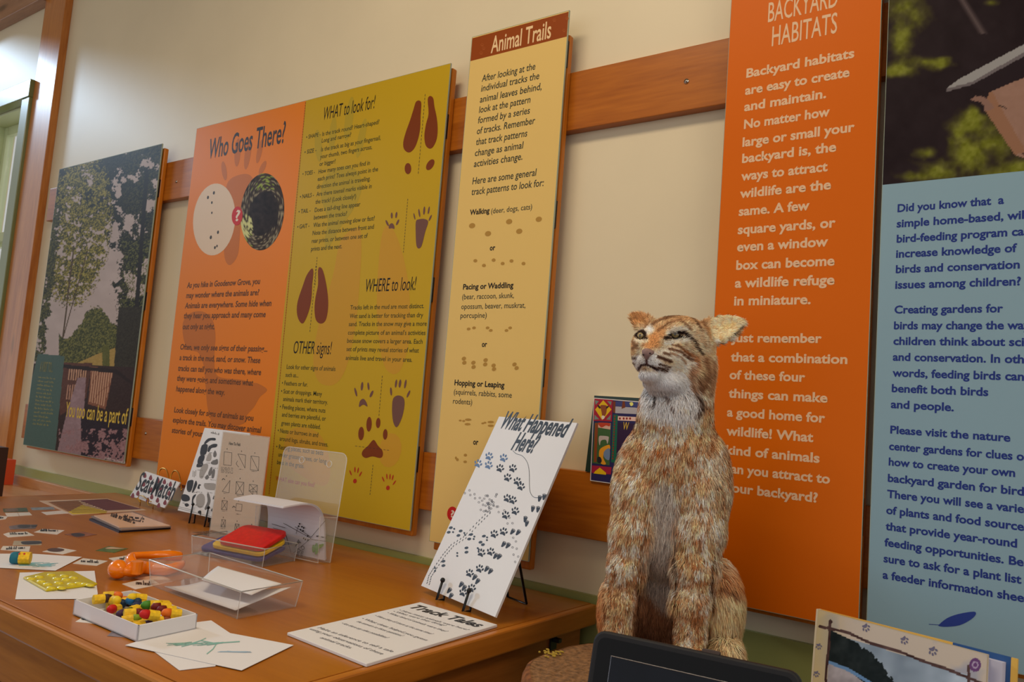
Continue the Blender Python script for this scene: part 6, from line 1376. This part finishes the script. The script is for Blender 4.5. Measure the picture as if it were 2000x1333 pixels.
# strands
def strands(n, weight, seed):
    r = np.random.default_rng(seed); tri = np.concatenate([FB[:, [0, 1, 2]], FB[:, [0, 2, 3]]]); A, B, C_ = VB[tri[:, 0]], VB[tri[:, 1]], VB[tri[:, 2]]
    ar = np.linalg.norm(np.cross(B-A, C_-A), axis=1); w_ = ar*weight((A+B+C_)/3, NB[tri[:, 0]]); w_ /= w_.sum()
    k = r.choice(len(tri), n, p=w_); u_ = r.random(n); v_ = r.random(n); m = u_+v_ > 1; u_[m] = 1-u_[m]; v_[m] = 1-v_[m]
    P = A[k]+(B[k]-A[k])*u_[:, None]+(C_[k]-A[k])*v_[:, None]; return P, normal_at(P), r
headc = LC(1325, 680, -.02); nosep = LC(1265, 695, .07)
def is_head(P): return P[:, 2] > LC(1320, 765, 0)[2]
def wt(P, n_):
    w_ = np.where(n_[:, 1] > -.15, 1.0, .22); w_ = w_*np.where(is_head(P), 2.6, 1.0); return w_*np.where(P[:, 2] < .02, .5, 1)
NST = 230000
P, Nn, r = strands(NST, wt, 11)
EYES = [(1320, 655.5, .0108), (1251.5, 657, .0076)]; keep = np.ones(NST, bool)
for ex, ey, er_ in EYES: keep &= np.linalg.norm(P-surf(ex, ey), axis=1) > er_*.86
q = prj(toW(P)); keep &= ~(in_poly(q[:, 0], q[:, 1], fz(Zh, [(512, 378), (548, 362), (590, 374), (610, 392), (598, 410), (573, 423), (558, 450), (545, 456), (530, 440), (514, 412)])) & (Nn[:, 1] > 0) & is_head(P))
P, Nn = P[keep], Nn[keep]; NST = len(P); hd = is_head(P)
q = prj(toW(P)); X, Y = q[:, 0], q[:, 1]
# comb direction: down the body, back from the nose on the head
comb = np.tile(np.array([0, -.12, -1.0]), (NST, 1)); comb[:, 0] += (P[:, 0]-LC(1310, 900, 0)[0])*2.2*(Y < 1120)
away = P-nosep; away /= np.linalg.norm(away, axis=1, keepdims=True); hw = np.clip((P[:, 2]-LC(1320, 790, 0)[2])/.03, 0, 1)[:, None]
comb = comb*(1-hw)+(away+np.array([.1, 0, -.25]))*hw
er = in_poly(X, Y, fz(Zh, [(1060, 160), (1110, 70), (1220, 35), (1310, 45), (1410, 110), (1400, 150), (1330, 225), (1240, 300), (1170, 330), (1100, 300)]))
comb[er] = np.array([.9, .1, .15])
ell_ = in_poly(X, Y, fz(Zh, [(395, 50), (520, 60), (570, 100), (540, 170), (420, 160)])); comb[ell_] = np.array([-.5, 0, .8])
comb += r.normal(0, .20, comb.shape); sw = fbm(X, Y, .045, 2, 77)-.5; comb[:, 0] += sw*.7
tan = comb-Nn*(comb*Nn).sum(1, keepdims=True); tan /= np.linalg.norm(tan, axis=1, keepdims=True)+1e-9
face = hd & (np.linalg.norm(P-nosep, axis=1) < .085)
L_ = np.where(hd, .0095, .0175); dn = np.linalg.norm(P-nosep, axis=1); L_ = np.where(hd, np.clip(.0036+(dn-.02)*.10, .0034, .012), L_)
ruff = in_poly(X, Y, fz(Zh, [(900, 420), (1150, 420), (1150, 760), (1030, 900), (930, 760)])); L_ = np.where(ruff, .017, L_)
chin = in_poly(X, Y, fz(Zh, [(450, 560), (860, 580), (880, 700), (520, 700)])); L_ = np.where(chin, .008, L_)
legs = (Y > 1080) & ((X < 1245) | ((X > 1312) & (X < 1392))) & (Nn[:, 1] > -.2); L_ = np.where(legs, .0115, L_)
paws = (P[:, 2] < .05) & (Nn[:, 1] > -.2) & (P[:, 1] > 0); L_ = np.where(paws, .006, L_)
midb = in_poly(X, Y, fz(Zl, [(380, 200), (540, 200), (540, 900), (300, 900), (340, 500)])); L_ = np.where(midb, .024, L_)
hau = (X > 1388) & (Y > 1090); L_ = np.where(hau, .026, L_); L_ = np.where((X < 1184) & (Y > 1080), .018, L_)
L_ = np.where(er, .009, L_); tip = in_poly(X, Y, fz(Zh, [(1340, 80), (1420, 100), (1420, 160), (1350, 160)])); L_ = np.where(tip, .014, L_)
L_ = L_*r.uniform(.65, 1.25, NST)
lift = np.where(hd, .38, .50)+r.normal(0, .10, NST); lift = np.where(hau | midb, lift+.1, lift); lift = np.where(er, .12, lift); lift = np.where(hd & (np.linalg.norm(P-nosep, axis=1) < .07), .26, lift)
d0 = tan*(1-lift[:, None]*.5)+Nn*lift[:, None]; d0 /= np.linalg.norm(d0, axis=1, keepdims=True); d1 = tan+Nn*(lift[:, None]*.25)+np.array([0, 0, -.25]); d1 /= np.linalg.norm(d1, axis=1, keepdims=True)
base = P-Nn*np.where(hd, -.0001, .001)[:, None]; mid_ = base+d0*L_[:, None]*.5; end = mid_+d1*L_[:, None]*.5
side_ = np.cross(d0, Nn); side_ /= np.linalg.norm(side_, axis=1, keepdims=True)+1e-9; side_ = side_+r.normal(0, .35, side_.shape)*1.0
W0 = np.where(hd, .00030, .00050)[:, None]*r.uniform(.7, 1.3, (NST, 1))
floor_ = .0015
Vs = np.stack([base-side_*W0, base+side_*W0, mid_-side_*W0*.85, mid_+side_*W0*.85, end], 1); Vs[..., 2] = np.maximum(Vs[..., 2], floor_*.3)
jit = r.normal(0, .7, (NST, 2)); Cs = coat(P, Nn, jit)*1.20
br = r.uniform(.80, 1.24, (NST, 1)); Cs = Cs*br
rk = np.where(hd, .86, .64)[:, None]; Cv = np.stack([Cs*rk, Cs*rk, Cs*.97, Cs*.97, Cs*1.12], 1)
Nv = np.stack([Nn]*5, 1)+np.stack([side_*0, side_*0, d1*.15, d1*.15, d1*.35], 1)
Vw = toW(Vs.reshape(-1, 3)); Nw = dirW(Nv.reshape(-1, 3)); Nw /= np.linalg.norm(Nw, axis=1, keepdims=True)
me = bpy.data.meshes.new('fur'); i0 = np.arange(NST)*5
li = np.stack([i0+2, i0+3, i0+1, i0, i0+4, i0+3, i0+2], 1).ravel()
me.vertices.add(NST*5); me.vertices.foreach_set('co', (Vw-ORG[cat]).astype(np.float32).ravel())
me.loops.add(len(li)); me.loops.foreach_set('vertex_index', li.astype(np.int32))
me.polygons.add(NST*2); ls = np.stack([np.arange(NST)*7, np.arange(NST)*7+4], 1).ravel(); me.polygons.foreach_set('loop_start', ls.astype(np.int32))
me.update(calc_edges=True); me.polygons.foreach_set('use_smooth', np.ones(NST*2, bool))
me.normals_split_custom_set_from_vertices(Nw.astype(np.float32))
me.materials.append(vcol_mat('bobcat_fur', rough=.9, spec=.03))
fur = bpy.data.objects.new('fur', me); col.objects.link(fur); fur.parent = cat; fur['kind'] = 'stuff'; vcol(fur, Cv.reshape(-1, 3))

# nose, eyes, whiskers
def cpart(nm, L, Fc, m, smooth=True, parent=None): return mk(nm, toW(np.asarray(L, float)), Fc, m, parent or cat, smooth)
nz = surf(1264, 690); P_ = []
g = G(); out = fz(Zh, [(510, 375), (545, 360), (590, 372), (612, 392), (600, 412), (575, 425), (560, 450), (543, 458), (528, 440), (512, 412)])
out = catmull([np.array(p) for p in out], 3); cen_ = np.mean(out, 0); rings_ = []
V = []; Fc = []
for k, f in enumerate((1.0, .82, .5, .15)):
    for p in out:
        pp = cen_+(np.array(p)-cen_)*f; s_ = surf(*pp); nn_ = normal_at(s_[None])[0]; V.append(toW(s_+nn_*(.0006+.0034*math.sqrt(1-f*f))))
m_ = len(out)
for k in range(3):
    for j in range(m_): Fc.append((k*m_+j, k*m_+(j+1) % m_, (k+1)*m_+(j+1) % m_, (k+1)*m_+j))
Fc.append(tuple(range(3*m_, 4*m_)))
mk('nose', V, Fc, mat('nose_leather', (142, 112, 106), rough=.45, noise=.15, nscale=120, bump=.3, bscale=500), cat, smooth=True)
for a in ((572, 402), (527, 412)):
    s_ = surf(*Zh(*a)); nn_ = normal_at(s_[None])[0]; g = G(); g.sphere(toW(s_+nn_*.0028), (.0022, .0022, .0014), 8); g.build('nostril', mat('nostril_dark', (30, 16, 18), rough=.5), cat, smooth=True)
M_eye = mat('eye_dark', (22, 16, 12), rough=.05, spec=.6, coat=1)
def eye(px, py, r_, gaze):
    s_ = surf(px, py); c = s_-normal_at(s_[None])[0]*r_*.34; gz = np.array(gaze, float); gz /= np.linalg.norm(gz)
    g = G(); g.sphere(toW(c), r_, 20); e = g.build('eye', M_eye, cat, smooth=True)
    u_ = np.cross(gz, (0, 0, 1)); u_ /= np.linalg.norm(u_); v_ = np.cross(u_, gz)
    def cap(nm, ru, rv, lift_, m):
        V = []; Fc = []; n_ = 24
        for f in (1, .66, .33, 0.001):
            for j in range(n_):
                a = 2*math.pi*j/n_; x, y = ru*f*math.cos(a), rv*f*math.sin(a); z = math.sqrt(max((r_+lift_)**2-x*x-y*y, 0)); V.append(toW(c+u_*x+v_*y+gz*z))
        for k in range(3):
            for j in range(n_): Fc.append((k*n_+j, (k+1)*n_+j, (k+1)*n_+(j+1) % n_, k*n_+(j+1) % n_))
        mk(nm, V, Fc, m, e, smooth=True)
    cap('iris', r_*.74, r_*.74, .0002, mat('iris_olive', (150, 130, 86), rough=.1, coat=1, noise=.3, nscale=300)); cap('pupil', r_*.16, r_*.42, .0005, M_eye)
    return e
eye(1320, 655.5, .0092, (-.15, 1, .05)); eye(1251.5, 657, .0074, (-.15, 1, .05))
g_w = mat('whisker', (220, 208, 196), rough=.4)
for a, b, dz in (((700, 540), (960, 680), .02), ((700, 520), (900, 540), .03), ((690, 550), (850, 700), .02), ((720, 530), (940, 610), .025), ((470, 500), (400, 560), .01), ((455, 480), (380, 500), .01)):
    s_ = surf(*Zh(*a)); e_ = LC(*Zh(*b), s_[1]+dz); m_ = (s_+e_)/2+np.array([0, .006, .004]); C_ = catmull([s_, m_, e_], 5, False)
    g = G(); g.tube([toW(np.array(p)) for p in C_], [.00028*(1-.7*i/len(C_)) for i in range(len(C_))], 4); g.build('whisker', g_w, cat, smooth=True)

# ------------------------------------------------------------ tablet
pl = board(-.516, -.799, .128, .227, .25, .19, .72)
q = {k: pl.uv(pl.hit(*p)) for k, p in dict(tl=(1163, 1226), tr=(1567, 1318)).items()}
u0, u1, v1 = q['tl'][0], q['tr'][0], (q['tl'][1]+q['tr'][1])/2
wd = u1-u0; hh = .195; pt = Plane(pl.at(u0, v1-hh), pl.U, pl.V)
t = thing('tablet', pt.at(wd/2, 0), 'black tablet computer in a thick rounded case in front of the bobcat', 'tablet')
def rrect(w_, h_, r_, n_=6, x0=0, y0=0):
    out = []
    for (cx, cy, a0_) in ((w_-r_, h_-r_, 0), (r_, h_-r_, 90), (r_, r_, 180), (w_-r_, r_, 270)):
        for k in range(n_+1): a = math.radians(a0_+k*90/n_); out.append((x0+cx+r_*math.cos(a), y0+cy+r_*math.sin(a)))
    return out
G().slab([pt.at(*p, .002) for p in rrect(wd, hh, .016)], -pt.N*.016).build('case', mat('black_case', (24, 22, 24), rough=.55), t, bevel=.003)
G().slab([pt.at(*p, .0018) for p in rrect(wd-.016, hh-.016, .010, 6, .008, .008)], pt.N*.0016).build('glass_front', mat('black_glass', (12, 11, 12), rough=.25, spec=.2), t)
bz = .028; V2 = [pt.at(*p, .0037) for p in ((bz, bz), (wd-bz, bz), (wd-bz, hh-bz), (bz, hh-bz))]
g = G(); g.add(V2, [(0, 1, 2, 3)]); g.build('screen', mat('dark_screen', (12, 15, 24), rough=.16, spec=.25, noise=.5, nscale=14), t)
g = G(); g.tube(V2, .0006, 5, closed=True); g.build('screen_edge', mat('silver_edge', (150, 150, 156), rough=.25, metal=1), t)
g = G(); g.slab([pt.at(*p, .0) for p in rrect(.022, .005, .002, 3, wd*.545, hh-.001)], -pt.N*.006); g.build('case_button', mat('brown_grey_rubber', (70, 56, 50), rough=.6), t, bevel=.001)
g = G(); a = pt.at(wd*.3, .03)-pt.N*.014; b = pt.at(wd*.7, .03)-pt.N*.014
G().slab([pt.at(wd*.25, -.002, -.012), pt.at(wd*.75, -.002, -.012), np.array([pt.at(wd*.7, 0)[0]+.01, pt.at(wd*.7, 0)[1]+.07, SZ+.001]), np.array([pt.at(wd*.3, 0)[0]+.01, pt.at(wd*.3, 0)[1]+.07, SZ+.001])], (0, 0, .004)).build('stand', M_blk, t)
for u_ in (.28, .68): 
    c = pt.at(wd*u_, .012); G().box(c[0]-.008, c[0]+.008, c[1]-.006, c[1]+.02, SZ, c[2]-.004).build('stand_foot', M_blk, t)

# ------------------------------------------------------------ picture book at the right
pl = board(-.384, -.276, -.349, .05, .27, .24, SZ)
pl = board(-.40, -.33, -.30, .06, .27, .24, SZ+.001)
q = {k: pl.uv(pl.hit(*p)) for k, p in dict(tl=(1598, 1187), tr=(1930, 1284)).items()}
u0, u1, v1 = q['tl'][0], q['tr'][0], (q['tl'][1]+q['tr'][1])/2
wd = u1-u0; hh = v1; pk = Plane(pl.at(u0, 0), pl.U, pl.V)
t = thing('trail_book', pk.at(wd/2, 0), 'large hardback book with paw prints and a twig frame on its cover, bottom right', 'book')
th = .030
G().slab([pk.at(0, 0), pk.at(wd, 0), pk.at(wd, hh), pk.at(0, hh)], -pk.N*.0028).build('front_cover', mat('cover_board', (196, 180, 150), rough=.35, coat=.4), t)
bk = lambda u, v, d: pk.o+pk.U*u+pk.V*v-pk.N*d
def fan(u_a, u_b, d_a0, d_a1, d_b0, d_b1, v0_, v1_, nm, m): 
    V = [bk(u_a, v0_, d_a0), bk(u_b, v0_, d_b0), bk(u_b, v0_, d_b1), bk(u_a, v0_, d_a1)]; g = G(); g.slab(V, pk.V*(v1_-v0_)); return g.build(nm, m, t)
fan(.004, wd-.004, .003, .005, .0035, .014, .004, hh-.006, 'page_block', mat('book_pages', (206, 204, 220), rough=.7))
fan(.004, wd+.012, .0052, .007, .0150, .026, .004, hh-.008, 'page_block', mat('book_pages2', (196, 196, 216), rough=.7))
fan(.0, wd*.78, .0072, .0102, .0215, .0245, 0, hh, 'back_cover', mat('back_cover_yellow', (226, 180, 84), rough=.4, coat=.3))
fan(wd*.78, wd+.018, .0215, .0245, .0268, .0298, 0, hh, 'back_cover', mat('back_cover_blue', (44, 84, 140), rough=.4, coat=.3))
G().slab([bk(wd+.018, 0, .0262), bk(wd+.026, 0, .0262), bk(wd+.026, hh, .0262), bk(wd+.018, hh, .0262)], -pk.N*.003).build('cover_edge', mat('back_cover_yellow', (226, 180, 84)), t)
G().slab([bk(-.003, 0, 0), bk(0, 0, 0), bk(0, hh, 0), bk(-.003, hh, 0)], -pk.N*.0105).build('spine', mat('spine_cream', (214, 200, 170), rough=.4), t)
def Zi(x, y): return (1400+x/3.3333, 1080+y/3.3333)
def paint_cover(X, Y, U, V):
    n1 = fbm(X, Y, .018, 3, 51); n2 = fbm(X, Y, .06, 3, 52); C = np.zeros(X.shape+(3,)); C[:] = (206, 192, 176); 
    a = np.clip((n1-.5)*5, 0, 1)[..., None]; C[:] = C*(1-a*.6)+np.array((150, 158, 184))*a*.6; a = np.clip(1-(X-1595)/60, 0, 1)[..., None]; C[:] = C*(1-a*.8)+np.array((206, 186, 132))*a*.8
    m = in_poly(X, Y, [Zi(*p) for p in [(735, 520), (1640, 800), (1560, 1500), (690, 1400)]]); C[m] = np.array((156, 172, 188))+((n1[m]-.5)*90)[:, None]
    m2 = in_poly(X, Y, [Zi(*p) for p in [(740, 505), (920, 590), (945, 628), (960, 618), (985, 650), (1008, 645), (1022, 690), (1045, 690), (1050, 722), (1078, 716), (1088, 760), (1106, 768), (1108, 800), (1150, 838), (1165, 890), (1220, 940), (1290, 1100), (1340, 1500), (1160, 1100), (1040, 930), (940, 840), (860, 770), (730, 712)]])|(m & (seg_dist(X, Y, [Zi(960, 630), Zi(1150, 870), Zi(1300, 1100)]) < 3+9*n2) & (n2 > .45)); C[m2] = np.array((36, 44, 46))+((n2[m2]-.5)*30)[:, None]
    m = in_poly(X, Y, [Zi(*p) for p in [(725, 715), (860, 770), (960, 850), (1100, 1000), (1200, 1500), (690, 1400)]]); C[m] = np.array((176, 170, 176))+((n2[m]-.5)*50)[:, None]
    d = seg_dist(X, Y, [Zi(725, 712), Zi(860, 765), Zi(1000, 850)]); m = d < 3.2; C[m] = (110, 150, 196)
    for P in ([(670, 480), (720, 492), (850, 520), (1000, 590), (1200, 650), (1350, 710), (1500, 760), (1600, 800), (1720, 850)], [(738, 445), (730, 600), (710, 800), (700, 1200)], [(1640, 740), (1640, 850)]):
        d = seg_dist(X, Y, [Zi(*p) for p in P]); m = d < 2.6+1.6*(n2-.4); C[m] = np.array((84, 62, 60))+((n2[m]-.5)*60)[:, None]
    m = np.hypot(X-Zi(740, 450)[0], Y-Zi(740, 450)[1]) < 4; C[m] = (74, 54, 52)
    d = np.hypot((X-Zi(1682, 732)[0])/11.5, (Y-Zi(1682, 732)[1])/13.5); m = d < 1; C[m] = (112, 74, 124); m = (d < .55) & (d > .33); C[m] = (180, 160, 190)
    return C
picture('cover_painting', t, Plane(pk.o, pk.U, pk.V), (.001, wd-.001, .001, hh-.001), 260, 200, paint_cover, vcol_mat('glossy_print'), .0003)
M_pg2 = mat('lilac_paw_ink', (112, 108, 132), rough=.5)
for x, y, s, r_ in ((972, 488, 9, 150), (1222, 570, 9, 150), (1408, 640, 10, 160), (665, 610, 7, 170), (650, 790, 7, 170)): g = G(); paw(g, pk, *Zi(x, y), s, r_, .0006); g.build('paw_print', M_pg2, t)
